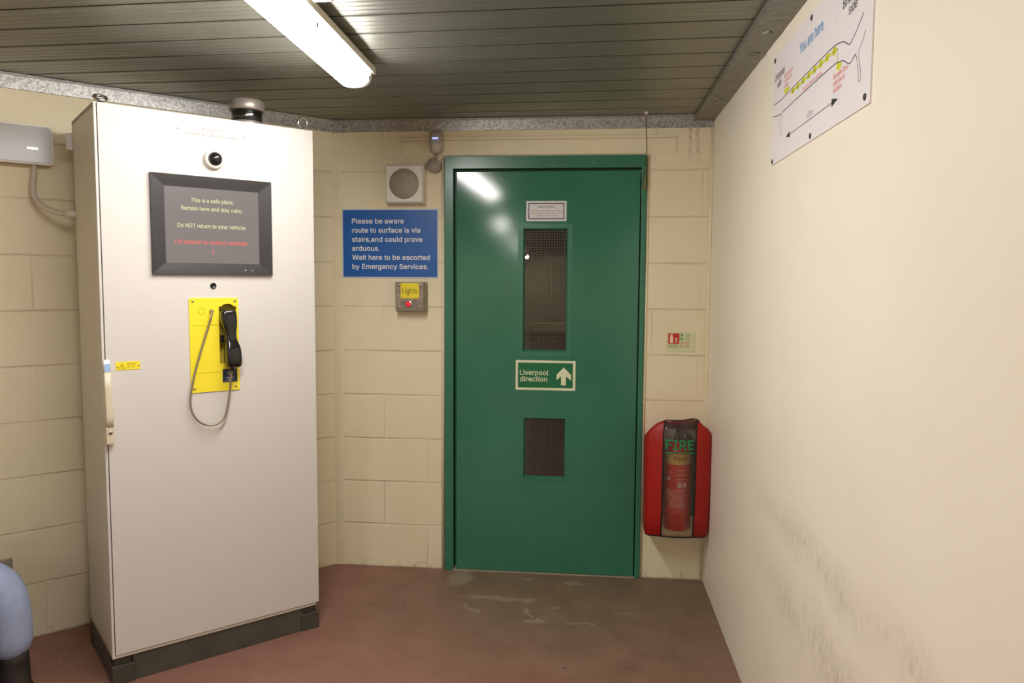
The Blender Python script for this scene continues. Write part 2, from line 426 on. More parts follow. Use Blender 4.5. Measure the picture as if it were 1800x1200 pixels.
# ------------------------------------------------------------------ letter shapes
# advance width and outlines (x,y pairs, capital height = 200) of a plain sans-serif alphabet
GLYPHS = {
    '&': (176, '77,-3 59,-1 43,5 31,13 21,24 15,38 13,52 15,64 19,74 25,84 33,92 43,101 55,110 85,132 89,135 93,138 97,143 100,147 102,153 103,159 101,168 97,175 89,180 79,181 72,180 66,178 61,174 57,170 55,164 54,157 55,150 57,143 61,136 66,129 73,121 80,112 172,0 143,0 67,91 48,115 40,125 34,135 31,146 30,157 31,169 36,180 43,189 53,196 65,200 79,202 93,200 104,196 114,189 121,181 126,170 127,159 126,150 124,142 120,135 115,128 108,121 101,115 61,86 50,77 43,69 39,60 38,52 39,42 43,34 49,28 56,23 65,19 76,18 88,20 99,23 109,29 118,38 126,48 132,60 136,73 137,88 160,88 159,71 156,57 151,45 146,36 140,30 136,24 131,18 120,9 107,3 92,-1'),
    ',': (74, '15,-47 27,28 54,28 33,-47'),
    '.': (74, '37,-2 31,0 25,3 21,9 19,16 21,23 25,29 31,33 37,34 44,33 50,29 54,23 55,16 54,9 50,3 44,0'),
    '0': (178, '89,-3 68,0 51,9 37,24 27,45 22,61 20,79 19,100 20,120 23,139 27,155 37,176 51,190 69,200 89,203 110,200 127,190 141,176 151,155 156,139 158,120 159,100 158,79 156,61 151,45 141,24 127,9 110,0|89,19 103,22 114,29 123,41 130,57 133,69 135,84 135,100 135,116 133,131 130,143 123,159 114,171 103,178 89,181 75,178 64,171 55,159 48,143 45,131 44,116 43,100 44,84 45,69 48,57 55,41 64,29 75,22'),
    '1': (178, '30,0 30,21 154,21 154,0|108,200 108,0 83,0 83,176 82,176 34,141 34,168 78,200'),
    '2': (178, '25,0 25,19 92,90 103,101 111,111 117,120 122,128 125,137 126,146 125,156 121,165 115,171 107,177 98,180 88,181 77,179 68,176 60,170 55,163 51,153 50,142 26,142 28,159 34,174 44,186 56,195 71,201 88,203 105,201 120,195 133,186 142,175 148,162 150,146 149,135 146,125 140,114 132,102 120,87 105,71 60,24 60,22 153,22 153,0'),
    '3': (178, '86,-3 68,-1 52,4 38,12 28,23 20,36 17,52 43,52 45,42 50,34 56,28 65,23 75,21 86,20 98,21 108,24 117,29 124,37 128,46 129,57 128,67 124,77 118,85 108,92 95,96 79,97 62,97 62,118 113,176 113,178 27,178 27,200 146,200 146,181 83,109 83,114 104,113 121,108 135,100 146,87 152,73 154,57 152,40 146,26 135,14 121,5 105,-1'),
    '4': (178, '16,41 16,62 97,200 122,200 43,65 43,64 162,64 162,41|111,0 111,48 111,57 111,125 135,125 135,0'),
    '6': (178, '89,-3 71,-1 56,6 43,16 33,29 27,45 25,64 27,78 31,94 37,105 44,119 54,134 99,200 127,200 59,103 57,103 60,108 65,113 70,117 77,121 84,123 92,123 109,122 124,116 136,107 145,94 151,79 153,62 151,44 145,29 135,16 122,6 106,-1|89,19 100,20 110,25 117,31 124,40 127,50 129,62 127,74 124,84 117,92 110,99 100,103 89,104 78,103 68,99 60,93 54,84 50,74 49,62 50,50 54,40 60,31 68,25 78,20'),
    '8': (178, '89,-3 70,-1 53,4 40,13 29,24 23,38 20,53 22,65 26,77 32,87 40,95 49,101 60,104 60,105 47,111 36,121 30,134 28,150 30,164 36,177 45,188 57,196 72,201 89,203 106,201 120,196 133,188 142,177 148,164 150,150 148,134 141,121 131,111 118,105 118,104 129,101 138,95 146,87 152,77 156,65 158,53 155,38 149,24 138,13 125,4 108,-1|89,19 101,20 112,24 121,29 127,36 131,45 132,54 131,65 127,74 120,82 111,88 101,91 89,92 77,91 67,88 58,82 51,74 47,65 45,54 47,45 51,36 57,29 66,24 76,20|89,114 99,115 108,118 115,123 121,130 124,138 126,148 124,157 121,165 115,172 108,177 99,180 89,181 79,180 70,177 62,172 57,165 53,157 52,148 53,138 57,130 62,123 70,118 79,115'),
    'A': (189, '6,0 79,200 109,200 182,0 155,0 113,119 109,131 104,146 100,158 96,172 91,188 96,188 92,172 87,158 84,146 79,131 75,119 33,0|43,56 43,78 145,78 145,56'),
    'B': (179, '24,0 24,200 95,200 114,198 129,193 141,185 150,174 155,161 157,147 155,135 152,126 147,118 140,112 132,108 124,105 124,103 133,101 143,97 151,89 158,80 163,68 164,54 163,39 157,26 148,15 135,7 118,2 97,0|49,22 96,22 116,25 130,31 137,41 140,54 138,63 135,72 128,80 120,86 110,89 98,91 49,91|49,112 94,112 104,113 113,116 121,122 127,128 131,137 132,146 130,159 123,169 111,175 94,178 49,178'),
    'C': (201, '105,-3 88,-1 73,3 59,10 47,19 36,31 27,45 21,62 17,80 16,100 17,120 21,138 27,155 36,169 47,181 59,190 73,197 88,201 105,203 120,202 134,198 147,193 158,185 168,176 176,164 182,152 186,137 161,137 158,147 153,155 147,162 140,168 133,173 124,177 115,179 105,179 88,177 72,170 59,159 49,143 44,130 42,116 41,100 42,84 44,69 49,57 59,41 72,30 88,23 105,21 115,21 124,24 133,27 140,32 147,38 153,45 158,53 161,63 186,63 182,49 176,36 168,24 158,15 147,7 134,2 120,-2'),
    'D': (197, '86,0 38,0 38,22 84,22 107,25 125,32 139,43 149,59 155,78 157,100 155,123 149,142 139,157 126,168 108,175 87,178 37,178 37,200 89,200 107,199 124,195 139,188 151,179 162,168 170,154 177,138 180,120 181,100 180,81 177,63 170,47 162,33 151,21 138,12 123,5 105,1|49,200 49,0 24,0 24,200'),
    'E': (165, '24,0 24,200 146,200 146,178 49,178 49,112 140,112 140,90 49,90 49,22 148,22 148,0'),
    'F': (161, '24,0 24,200 145,200 145,178 49,178 49,109 136,109 136,87 49,87 49,0'),
    'G': (205, '106,-3 89,-1 73,3 59,10 46,19 36,31 27,45 21,62 17,80 16,100 17,120 21,138 27,155 36,169 46,181 59,190 72,197 88,201 104,203 119,202 134,198 147,192 159,184 168,175 177,164 183,151 186,137 160,137 157,146 152,155 147,162 140,168 132,173 124,176 115,178 104,179 87,177 72,170 59,159 49,143 44,130 42,116 41,100 42,84 44,70 49,57 59,41 72,30 88,23 106,21 122,23 136,28 147,37 156,48 161,63 163,80 171,78 111,78 111,101 188,101 188,79 187,63 183,49 177,36 165,19 148,7 135,2 121,-2'),
    'I': (118, '12,0 12,22 46,22 46,178 12,178 12,200 106,200 106,178 72,178 72,22 106,22 106,0'),
    'L': (154, '24,0 24,200 49,200 49,22 142,22 142,0'),
    'M': (247, '24,0 24,200 60,200 109,74 111,69 113,62 115,56 118,48 120,41 122,33 125,26 126,19 121,19 123,25 125,32 127,40 130,48 132,55 134,62 137,68 139,74 187,200 223,200 223,0 198,0 198,114 198,121 198,129 198,137 199,145 199,162 199,171 199,180 202,180 199,170 196,161 193,152 189,143 187,134 184,127 181,120 179,114 134,0 112,0 67,114 65,120 63,126 60,134 57,142 54,151 51,160 47,170 44,180 47,180 47,172 47,164 47,155 48,146 48,129 48,121 48,114 48,0'),
    'N': (206, '24,0 24,200 54,200 135,72 138,66 143,59 147,51 152,42 158,32 163,22 159,21 158,32 158,43 157,53 157,62 157,70 157,77 157,200 182,200 182,0 152,0 79,114 75,122 70,130 64,139 58,150 51,162 42,178 47,178 47,164 48,151 49,139 49,129 49,121 49,114 49,0'),
    'O': (210, '105,-3 88,-1 73,3 59,10 47,19 36,31 27,45 21,62 17,80 16,100 17,120 21,138 27,155 36,169 47,181 59,190 73,197 88,201 105,203 122,201 137,197 151,190 163,181 174,169 182,155 189,138 193,120 194,100 193,80 189,62 182,45 174,31 163,19 151,10 137,3 122,-1|105,21 122,23 137,30 150,41 161,57 165,69 168,84 169,100 168,116 165,131 161,143 150,159 137,170 122,177 105,179 88,177 72,170 59,159 49,143 44,131 42,116 41,100 42,84 44,69 49,57 59,41 72,30 88,23'),
    'P': (175, '24,0 24,200 92,200 114,198 131,192 144,182 153,169 159,154 161,137 159,120 153,104 144,91 131,81 114,75 92,73 43,73 43,95 91,95 106,97 117,101 125,107 131,115 134,125 135,137 134,148 131,158 125,166 117,172 105,176 91,178 49,178 49,0'),
    'R': (177, '24,0 24,200 93,200 114,198 131,192 144,183 153,170 159,155 161,138 159,121 153,107 144,95 131,85 114,80 93,78 38,78 38,100 92,100 106,101 117,105 125,111 131,118 135,127 136,138 135,150 131,159 125,167 117,173 106,176 92,178 49,178 49,0|139,0 90,90 119,90 168,0'),
    'S': (176, '88,-3 68,-2 50,4 36,12 25,24 18,38 15,54 41,54 43,43 49,34 56,28 65,23 76,20 88,19 101,20 112,24 122,29 130,36 134,45 136,55 135,63 131,70 124,76 116,80 107,84 96,87 72,94 57,99 44,106 34,114 24,128 20,146 23,162 29,176 40,187 54,196 71,201 89,203 108,201 124,196 138,187 148,176 155,163 158,149 133,149 128,162 119,172 105,178 88,180 76,179 66,176 57,171 51,164 47,157 45,148 47,138 51,131 58,125 67,121 75,118 83,115 104,110 113,107 122,104 132,99 141,93 149,86 155,78 159,67 161,54 158,39 152,25 141,13 127,4 109,-2'),
    'T': (176, '12,178 12,200 164,200 164,178 101,178 101,0 76,0 76,178'),
    'U': (203, '102,-3 80,-1 61,6 45,17 33,31 26,49 24,68 24,200 49,200 49,70 50,56 55,44 63,34 74,27 87,22 102,20 117,22 130,27 140,34 148,44 153,56 154,70 154,200 180,200 180,68 177,49 170,31 158,17 143,6 124,-1'),
    'V': (189, '80,0 6,200 33,200 76,81 80,69 85,54 88,42 93,28 97,12 92,12 97,28 101,42 105,54 110,69 114,81 155,200 182,200 109,0'),
    'W': (270, '61,0 6,200 32,200 64,77 67,67 69,57 71,47 73,37 76,26 77,16 74,16 76,26 79,37 81,47 83,57 86,67 88,77 120,200 149,200 181,77 184,67 187,57 189,47 191,37 193,26 195,16 192,16 194,26 196,37 198,47 201,57 203,67 206,77 237,200 263,200 208,0 179,0 145,127 141,140 138,154 135,169 132,187 137,187 135,170 132,155 129,141 125,127 91,0'),
    'Y': (186, '80,0 80,82 6,200 36,200 76,135 82,125 87,115 93,104 98,91 88,91 93,104 99,115 104,125 110,135 150,200 179,200 105,82 105,0'),
    'a': (153, '63,-3 49,-2 37,2 27,8 19,18 14,29 12,42 13,54 17,63 23,70 30,76 39,80 49,83 60,85 70,86 82,88 92,89 99,90 104,92 107,95 108,100 108,101 107,109 105,117 100,122 94,127 86,129 77,130 67,129 59,127 52,123 46,118 42,113 39,108 16,114 22,127 31,136 41,143 52,148 64,150 76,151 85,151 94,149 103,146 112,142 120,135 127,126 131,114 132,99 132,0 109,0 109,20 107,20 104,15 99,10 93,5 85,0 75,-2|67,18 79,19 90,23 98,29 104,37 107,45 108,54 108,75 106,73 102,72 97,70 91,69 85,68 79,67 73,67 69,66 61,65 53,62 46,59 41,55 37,49 36,41 37,34 40,28 45,24 51,21 58,19'),
    'b': (167, '90,-3 78,-2 68,1 60,7 54,12 50,18 46,23 44,23 44,0 21,0 21,200 45,200 45,126 46,126 50,130 54,136 60,142 67,147 77,150 90,151 108,149 123,142 136,130 145,115 151,96 153,74 151,52 145,33 136,18 123,6 108,-1|87,18 99,20 110,26 118,34 124,46 128,59 129,74 128,89 124,103 118,114 110,122 99,128 87,130 74,128 63,123 55,114 49,103 46,90 44,74 46,59 49,45 55,34 64,26 74,20'),
    'c': (156, '81,-3 62,-1 46,6 32,18 22,33 16,52 13,74 16,96 22,114 32,130 46,141 62,149 81,151 92,150 102,148 112,145 120,140 127,134 134,127 139,118 142,109 119,103 117,109 114,114 111,118 106,122 101,125 95,128 89,129 81,130 68,128 57,122 49,113 43,102 39,88 38,74 39,59 43,46 49,35 57,26 68,20 81,18 89,19 95,20 101,23 106,26 111,30 115,35 118,40 120,46 143,40 139,31 134,22 128,15 120,8 112,3 102,0 92,-2'),
    'd': (167, '77,-3 59,-1 44,6 31,18 21,33 15,52 13,74 15,96 22,115 31,130 44,142 59,149 77,151 90,150 99,147 107,142 113,136 117,130 120,126 122,126 122,200 146,200 146,0 123,0 123,23 121,23 117,18 113,12 107,7 99,1 89,-2|80,18 93,20 103,26 112,34 118,45 121,59 123,74 121,90 118,103 112,114 104,123 93,128 80,130 67,128 57,122 49,114 43,103 39,89 38,74 39,59 43,46 49,34 57,26 68,20'),
    'e': (159, '83,-3 63,-1 46,6 32,18 22,33 16,52 13,73 16,95 22,114 32,129 45,141 62,149 81,151 93,150 104,147 116,142 126,134 134,124 140,111 145,95 146,76 146,67 29,67 29,87 133,87 122,79 121,93 117,106 111,116 103,123 93,128 81,130 68,128 58,123 49,116 43,106 39,95 38,83 38,70 39,55 43,42 50,32 59,24 71,20 83,18 92,19 100,21 106,24 112,29 117,34 120,41 143,36 139,25 132,15 122,8 111,2 98,-2'),
    'f': (100, '90,149 90,129 3,129 3,149|32,0 32,170 33,181 38,191 44,199 53,204 63,207 74,208 81,208 87,207 92,206 95,205 89,184 87,185 84,186 81,186 77,186 67,185 61,181 57,174 56,165 56,0'),
    'g': (167, '81,-59 66,-58 53,-55 41,-50 32,-43 25,-36 20,-27 40,-16 43,-21 48,-26 53,-31 61,-35 70,-37 81,-38 98,-36 111,-30 120,-18 122,-2 122,27 120,27 117,22 113,16 107,11 99,6 89,3 77,2 60,4 44,10 31,21 22,35 15,54 13,75 15,97 22,115 31,130 44,142 60,149 77,151 90,150 100,147 107,142 113,136 118,130 121,125 123,125 123,149 146,149 146,-3 144,-21 138,-35 127,-46 114,-53 99,-58|81,23 93,25 104,30 112,37 118,48 122,60 123,76 122,91 118,104 112,115 104,123 93,128 81,130 68,128 57,122 49,114 43,103 39,90 38,76 39,61 43,48 49,38 57,30 68,25'),
    'h': (161, '45,89 45,0 21,0 21,200 45,200 45,113 40,113 49,131 60,142 74,149 89,151 104,150 116,145 126,137 134,126 139,112 140,94 140,0 116,0 116,92 114,108 107,120 97,127 83,129 72,128 63,125 56,119 50,111 46,101'),
    'i': (66, '21,0 21,149 45,149 45,0|33,174 27,175 21,179 17,184 16,190 17,196 21,201 27,205 33,206 39,205 45,201 48,196 50,190 48,184 45,179 39,175'),
    'k': (150, '43,54 43,83 47,83 112,149 142,149 72,78 70,78|21,0 21,200 45,200 45,0|116,0 58,73 75,90 146,0'),
    'l': (74, '55,-1 40,1 29,8 23,19 21,33 21,200 45,200 45,39 45,30 47,24 51,21 57,20 61,20 63,21 65,21 67,21 71,1 68,0 64,0 59,-1'),
    'm': (240, '21,0 21,149 44,149 44,116 42,116 46,127 52,136 59,143 68,148 77,151 86,152 101,149 113,142 121,130 126,116 123,116 127,126 133,135 140,142 150,147 160,151 172,152 184,150 195,146 205,139 213,129 217,116 219,100 219,0 195,0 195,100 193,114 186,123 176,128 165,130 155,129 147,126 141,121 136,114 133,106 132,97 132,0 108,0 108,102 106,113 99,122 90,128 78,130 70,129 62,126 55,121 49,114 46,105 45,94 45,0'),
    'n': (161, '45,89 45,0 21,0 21,149 44,149 44,113 40,113 49,131 60,142 74,149 89,151 104,150 116,145 126,137 134,126 139,112 140,94 140,0 116,0 116,92 114,108 107,120 97,127 83,129 72,128 63,125 56,119 50,111 46,101'),
    'o': (163, '81,-3 62,-1 46,6 32,18 22,33 16,52 13,74 16,96 22,114 32,130 46,141 62,149 81,151 101,149 117,141 131,130 141,114 148,96 150,74 148,52 141,33 131,18 117,6 101,-1|81,18 95,20 106,26 115,35 121,46 124,59 126,74 124,88 121,101 115,113 106,122 95,128 81,130 68,128 57,122 49,113 43,102 39,88 38,74 39,59 43,46 49,35 57,26 68,20'),
    'p': (167, '21,-56 21,149 44,149 44,126 46,126 50,130 54,136 60,142 67,147 77,150 90,151 108,149 123,142 136,130 145,115 151,96 153,74 151,52 145,33 136,18 123,6 108,-1 90,-3 78,-2 68,1 60,7 54,12 50,18 46,23 45,23 45,-56|87,18 99,20 110,26 118,34 124,46 128,59 129,74 128,89 124,103 118,114 110,122 99,128 87,130 74,128 63,123 55,114 49,103 46,90 44,74 46,59 49,45 55,34 64,26 74,20'),
    'r': (102, '21,0 21,149 44,149 44,126 45,126 51,136 60,144 71,150 84,151 87,151 90,151 96,151 96,127 94,127 90,128 86,128 81,128 71,127 63,124 55,118 49,111 46,103 45,93 45,0'),
    's': (143, '72,-3 57,-2 44,1 33,7 24,15 18,25 14,37 37,42 41,31 49,24 59,19 71,18 85,20 96,24 103,32 105,40 104,48 100,53 93,58 83,61 59,67 41,73 28,82 21,93 18,108 20,120 26,130 34,139 45,146 59,150 74,151 88,150 100,146 110,141 118,133 123,124 127,114 105,109 102,117 95,124 86,129 74,131 61,129 51,125 45,118 43,109 44,101 49,96 56,91 68,88 90,82 108,76 120,67 128,56 130,42 128,29 123,19 114,9 102,3 88,-2'),
    't': (89, '80,149 80,129 3,129 3,149|26,185 50,185 50,38 51,30 53,24 59,21 67,20 70,20 73,20 76,21 79,21 84,1 80,0 75,-1 71,-1 66,-2 49,1 36,8 28,20 26,37'),
    'u': (161, '72,-2 58,0 45,4 35,12 27,23 22,37 21,55 21,149 45,149 45,57 47,41 54,29 65,22 79,20 89,21 98,24 106,30 111,38 115,48 116,60 116,149 140,149 140,0 117,0 117,36 121,36 112,18 101,7 87,0'),
    'v': (153, '64,0 7,149 33,149 65,61 70,48 73,34 77,21 81,8 72,8 76,21 80,34 84,48 88,61 120,149 146,149 89,0'),
    'w': (223, '54,0 9,149 34,149 52,84 56,70 60,54 65,36 69,16 65,16 69,35 73,53 77,69 81,84 99,149 124,149 142,84 146,69 150,53 154,36 158,16 154,16 158,36 162,53 166,69 170,84 189,149 214,149 169,0 145,0 125,68 123,78 120,88 117,99 114,110 112,121 109,133 114,133 112,121 109,110 106,99 103,88 100,78 97,68 78,0'),
    'x': (149, '8,0 67,86 67,67 11,149 39,149 58,120 65,110 70,100 76,90 81,81 69,81 75,90 80,100 85,110 92,120 111,149 138,149 82,66 82,84 141,0 113,0 91,34 84,44 79,53 73,63 68,71 80,71 75,63 70,53 65,44 58,34 36,0'),
    'y': (153, '19,-54 24,-34 28,-34 35,-35 41,-35 46,-33 51,-29 56,-23 59,-14 64,-1 7,149 33,149 65,61 70,47 73,34 77,21 81,8 72,8 76,21 80,34 84,48 88,61 120,149 146,149 80,-23 75,-33 69,-42 63,-49 55,-53 46,-56 36,-57 30,-57 25,-56 21,-55'),
}


def glyph_loops(ch, grow):
    loops = []
    for part in GLYPHS[ch][1].split('|'):
        p = [tuple(float(q) for q in xy.split(',')) for xy in part.split()]
        loops.append(p)
    area = lambda p: sum(p[i - 1][0] * p[i][1] - p[i][0] * p[i - 1][1] for i in range(len(p)))
    sgn = 1 if max((area(p) for p in loops), key=abs) > 0 else -1
    out = []
    for p in loops:
        q = []
        n = len(p)
        for i in range(n):
            a, b, c = p[i - 1], p[i], p[(i + 1) % n]
            d1 = Vector((b[0] - a[0], b[1] - a[1])).normalized()
            d2 = Vector((c[0] - b[0], c[1] - b[1])).normalized()
            nn = Vector((d1.y + d2.y, -d1.x - d2.x)) * sgn
            if nn.length < 1e-4:
                q.append(b)
                continue
            nn.normalize()
            k = grow / max(.5, nn.dot(Vector((d1.y, -d1.x)) * sgn))
            q.append((b[0] + nn.x * k, b[1] + nn.y * k))
        out.append(q)
    return out


FILLED = {}


def glyph_fill(ch, grow):
    """triangles covering a letter by the non-zero rule (its outlines may overlap)"""
    if (ch, grow) in FILLED:
        return FILLED[ch, grow]
    loops = glyph_loops(ch, grow)
    flat, edges = [], []
    for lp in loops:
        o = len(flat)
        flat += [Vector(p) for p in lp]
        edges += [(o + i, o + (i + 1) % len(lp)) for i in range(len(lp))]
    vs, _, fs = delaunay_2d_cdt(flat, edges, [], 0, 1e-4)[:3]
    keep = []
    for f in fs:
        cx = sum(vs[i].x for i in f) / len(f)
        cy = sum(vs[i].y for i in f) / len(f)
        w = 0
        for lp in loops:
            for i in range(len(lp)):
                (ax, ay), (bx, by) = lp[i], lp[(i + 1) % len(lp)]
                if (ay <= cy) != (by <= cy):
                    side = (bx - ax) * (cy - ay) - (cx - ax) * (by - ay)
                    if ay <= cy and side > 0:
                        w += 1
                    elif by <= cy and side < 0:
                        w -= 1
        ar = sum(vs[f[i - 1]].x * vs[f[i]].y - vs[f[i]].x * vs[f[i - 1]].y for i in range(len(f)))
        if w and abs(ar) > 1e-4:
            keep.append(list(f) if ar > 0 else list(f)[::-1])
    FILLED[ch, grow] = ([(v.x, v.y) for v in vs], keep)
    return FILLED[ch, grow]


# ------------------------------------------------------------------ mesh builder
class MB:
    def __init__(self):
        self.v, self.f, self.s = [], [], []

    def add(self, verts, faces, smooth=False):
        o = len(self.v)
        self.v += [tuple(v) for v in verts]
        for f in faces:
            self.f.append([i + o for i in f])
            self.s.append(smooth)

    def box(self, x0, x1, y0, y1, z0, z1):
        v = [(x, y, z) for z in (z0, z1) for y in (y0, y1) for x in (x0, x1)]
        self.add(v, [(0, 2, 3, 1), (4, 5, 7, 6), (0, 1, 5, 4), (2, 6, 7, 3), (0, 4, 6, 2), (1, 3, 7, 5)])
        return self

    def prism(self, pts, y0, y1, holes=()):
        """outline in x,z (anticlockwise seen from -y) extruded from y0 (front) to y1"""
        loops = [list(pts)] + [list(h) for h in holes]
        flat = [p for lp in loops for p in lp]
        n = len(flat)
        tris = tessellate_polygon([[Vector((p[0], p[1], 0)) for p in lp] for lp in loops])
        v = [(p[0], y0, p[1]) for p in flat] + [(p[0], y1, p[1]) for p in flat]
        fs = []
        for t in tris:
            a, b, c = (flat[i] for i in t)
            ar = (b[0] - a[0]) * (c[1] - a[1]) - (b[1] - a[1]) * (c[0] - a[0])
            t = tuple(t) if ar > 0 else tuple(reversed(t))
            fs.append(t)
            fs.append(tuple(n + i for i in reversed(t)))
        o = 0
        for k, lp in enumerate(loops):
            m = len(lp)
            area = sum(lp[i][0] * lp[(i + 1) % m][1] - lp[(i + 1) % m][0] * lp[i][1] for i in range(m))
            for i in range(m):
                j = (i + 1) % m
                q = (o + i, n + o + i, n + o + j, o + j)
                if (area > 0) != (k == 0):
                    q = tuple(reversed(q))
                fs.append(q)
            o += m
        self.add(v, fs)
        return self

    def frame(self, x0, x1, z0, z1, t, y0, y1):
        return self.prism(rect(x0, x1, z0, z1), y0, y1, [rect(x0 + t, x1 - t, z0 + t, z1 - t)])

    def lathe(self, prof, c=(0, 0, 0), axis='y', seg=32, smooth=True):
        """prof: (radius, offset along axis); axis y runs outwards to -y"""
        v, fs = [], []
        n = len(prof)
        for i in range(seg):
            a = 2 * PI * i / seg
            for r, h in prof:
                p = {'y': (r * math.cos(a), -h, r * math.sin(a)), 'z': (r * math.cos(a), r * math.sin(a), h),
                     'x': (h, r * math.cos(a), r * math.sin(a))}[axis]
                v.append((p[0] + c[0], p[1] + c[1], p[2] + c[2]))
        for i in range(seg):
            j = (i + 1) % seg
            for k in range(n - 1):
                fs.append((i * n + k, j * n + k, j * n + k + 1, i * n + k + 1))
        if prof[0][0] > 1e-6:
            fs.append([i * n for i in range(seg)][::-1])
        if prof[-1][0] > 1e-6:
            fs.append([i * n + n - 1 for i in range(seg)])
        self.add(v, fs, smooth)
        return self

    def tube(self, pts, r, seg=10, smooth=True, caps=True):
        pts = [Vector(p) for p in pts]
        rr = r if isinstance(r, (list, tuple)) else [r] * len(pts)
        v, fs = [], []
        ref = None
        for i, p in enumerate(pts):
            t = (pts[min(i + 1, len(pts) - 1)] - pts[max(i - 1, 0)]).normalized()
            if ref is None:
                ref = t.orthogonal().normalized()
            ref = (ref - t * ref.dot(t)).normalized()
            b = t.cross(ref)
            for k in range(seg):
                a = 2 * PI * k / seg
                v.append(p + (ref * math.cos(a) + b * math.sin(a)) * rr[i])
        for i in range(len(pts) - 1):
            for k in range(seg):
                k2 = (k + 1) % seg
                fs.append((i * seg + k, i * seg + k2, (i + 1) * seg + k2, (i + 1) * seg + k))
        if caps:
            fs.append(list(range(seg))[::-1])
            fs.append([(len(pts) - 1) * seg + k for k in range(seg)])
        self.add(v, fs, smooth)
        return self

    def loft(self, secs, seg=28, smooth=True, caps=True, axis='z'):
        """secs: (h, cx, cy, half width, half depth, exponent)"""
        v, fs = [], []
        for h, cx, cy, hw, hd, e in secs:
            for k in range(seg):
                a = 2 * PI * k / seg
                ca, sa = math.cos(a), math.sin(a)
                x = cx + hw * math.copysign(abs(ca) ** (2 / e), ca)
                y = cy + hd * math.copysign(abs(sa) ** (2 / e), sa)
                v.append((x, y, h) if axis == 'z' else (h, x, y) if axis == 'x' else (y, h, x))
        for i in range(len(secs) - 1):
            for k in range(seg):
                k2 = (k + 1) % seg
                fs.append((i * seg + k, i * seg + k2, (i + 1) * seg + k2, (i + 1) * seg + k))
        if caps:
            fs.append(list(range(seg))[::-1])
            fs.append([(len(secs) - 1) * seg + k for k in range(seg)])
        self.add(v, fs, smooth)
        return self

    def sphere(self, c, r, sz=(1, 1, 1), seg=20, rings=12):
        v, fs = [], []
        for i in range(rings + 1):
            p = PI * i / rings
            for k in range(seg):
                a = 2 * PI * k / seg
                v.append((c[0] + r * sz[0] * math.sin(p) * math.cos(a), c[1] + r * sz[1] * math.sin(p) * math.sin(a),
                          c[2] + r * sz[2] * math.cos(p)))
        for i in range(rings):
            for k in range(seg):
                k2 = (k + 1) % seg
                fs.append((i * seg + k, (i + 1) * seg + k, (i + 1) * seg + k2, i * seg + k2))
        self.add(v, fs, True)
        return self

    def ribbon(self, pts, w, y):
        """thin flat printed line through x,z points"""
        P = [Vector((p[0], p[1])) for p in pts]
        v, fs = [], []
        for i, p in enumerate(P):
            t = (P[min(i + 1, len(P) - 1)] - P[max(i - 1, 0)]).normalized()
            n = Vector((-t.y, t.x)) * w / 2
            v += [(p.x + n.x, y, p.y + n.y), (p.x - n.x, y, p.y - n.y)]
        for i in range(len(P) - 1):
            fs.append((2 * i, 2 * i + 1, 2 * i + 3, 2 * i + 2))
        self.add(v, fs)
        return self

    def poly(self, pts, y):
        return self.prism(pts, y, y + .0003)

    def text(self, s, x0, x1, base, cap, y, bold=0.0, shear=0.0, space=1.0):
        """lettering facing -y: left x0, right x1 (None keeps the natural width), baseline, capital height"""
        verts, faces = [], []
        pen = 0.0
        for ch in s:
            if ch == ' ':
                pen += 78
                continue
            gv, gf = glyph_fill(ch, bold * 320)
            used = sorted({i for f in gf for i in f})
            new = {i: len(verts) + k for k, i in enumerate(used)}
            verts += [(gv[i][0] + pen + shear * gv[i][1], gv[i][1]) for i in used]
            faces += [[new[i] for i in f] for f in gf]
            pen += GLYPHS[ch][0] + bold * 320
        mn, mx = min(v[0] for v in verts), max(v[0] for v in verts)
        sz = cap / (200 + bold * 640)
        sx = (x1 - x0) / (mx - mn) if x1 is not None else sz
        self.add([(x0 + (v[0] - mn) * sx, y - .0002, base + v[1] * sz) for v in verts], faces)
        return self

    def build(self, name, mat, parent=None, loc=None, rotz=0.0, bevel=0.0, seg=2, subsurf=0, weld=False):
        me = bpy.data.meshes.new(name)
        me.from_pydata(self.v, [], self.f)
        me.polygons.foreach_set('use_smooth', self.s)
        me.validate()
        if weld:
            bm = bmesh.new()
            bm.from_mesh(me)
            bmesh.ops.remove_doubles(bm, verts=bm.verts, dist=1e-5)
            bm.to_mesh(me)
            bm.free()
        me.update()
        me.materials.append(mat)
        o = bpy.data.objects.new(name, me)
        COL.objects.link(o)
        if parent is not None:
            o.parent = parent
        if loc is not None:
            o.location = loc
        o.rotation_euler = (0, 0, rotz)
        if bevel:
            b = o.modifiers.new('bevel', 'BEVEL')
            b.width = bevel
            b.segments = seg
            b.limit_method = 'ANGLE'
            b.angle_limit = math.radians(40)
        if subsurf:
            u = o.modifiers.new('sub', 'SUBSURF')
            u.levels = u.render_levels = subsurf
        return o


def rect(x0, x1, z0, z1):
    return [(x0, z0), (x1, z0), (x1, z1), (x0, z1)]


def rrect(x0, x1, z0, z1, r, n=5):
    p = []
    for cx, cz, a0 in ((x1 - r, z0 + r, -90), (x1 - r, z1 - r, 0), (x0 + r, z1 - r, 90), (x0 + r, z0 + r, 180)):
        for i in range(n + 1):
            a = math.radians(a0 + 90 * i / n)
            p.append((cx + r * math.cos(a), cz + r * math.sin(a)))
    return p


def circ(cx, cz, r, n=24):
    return [(cx + r * math.cos(2 * PI * i / n), cz + r * math.sin(2 * PI * i / n)) for i in range(n)]


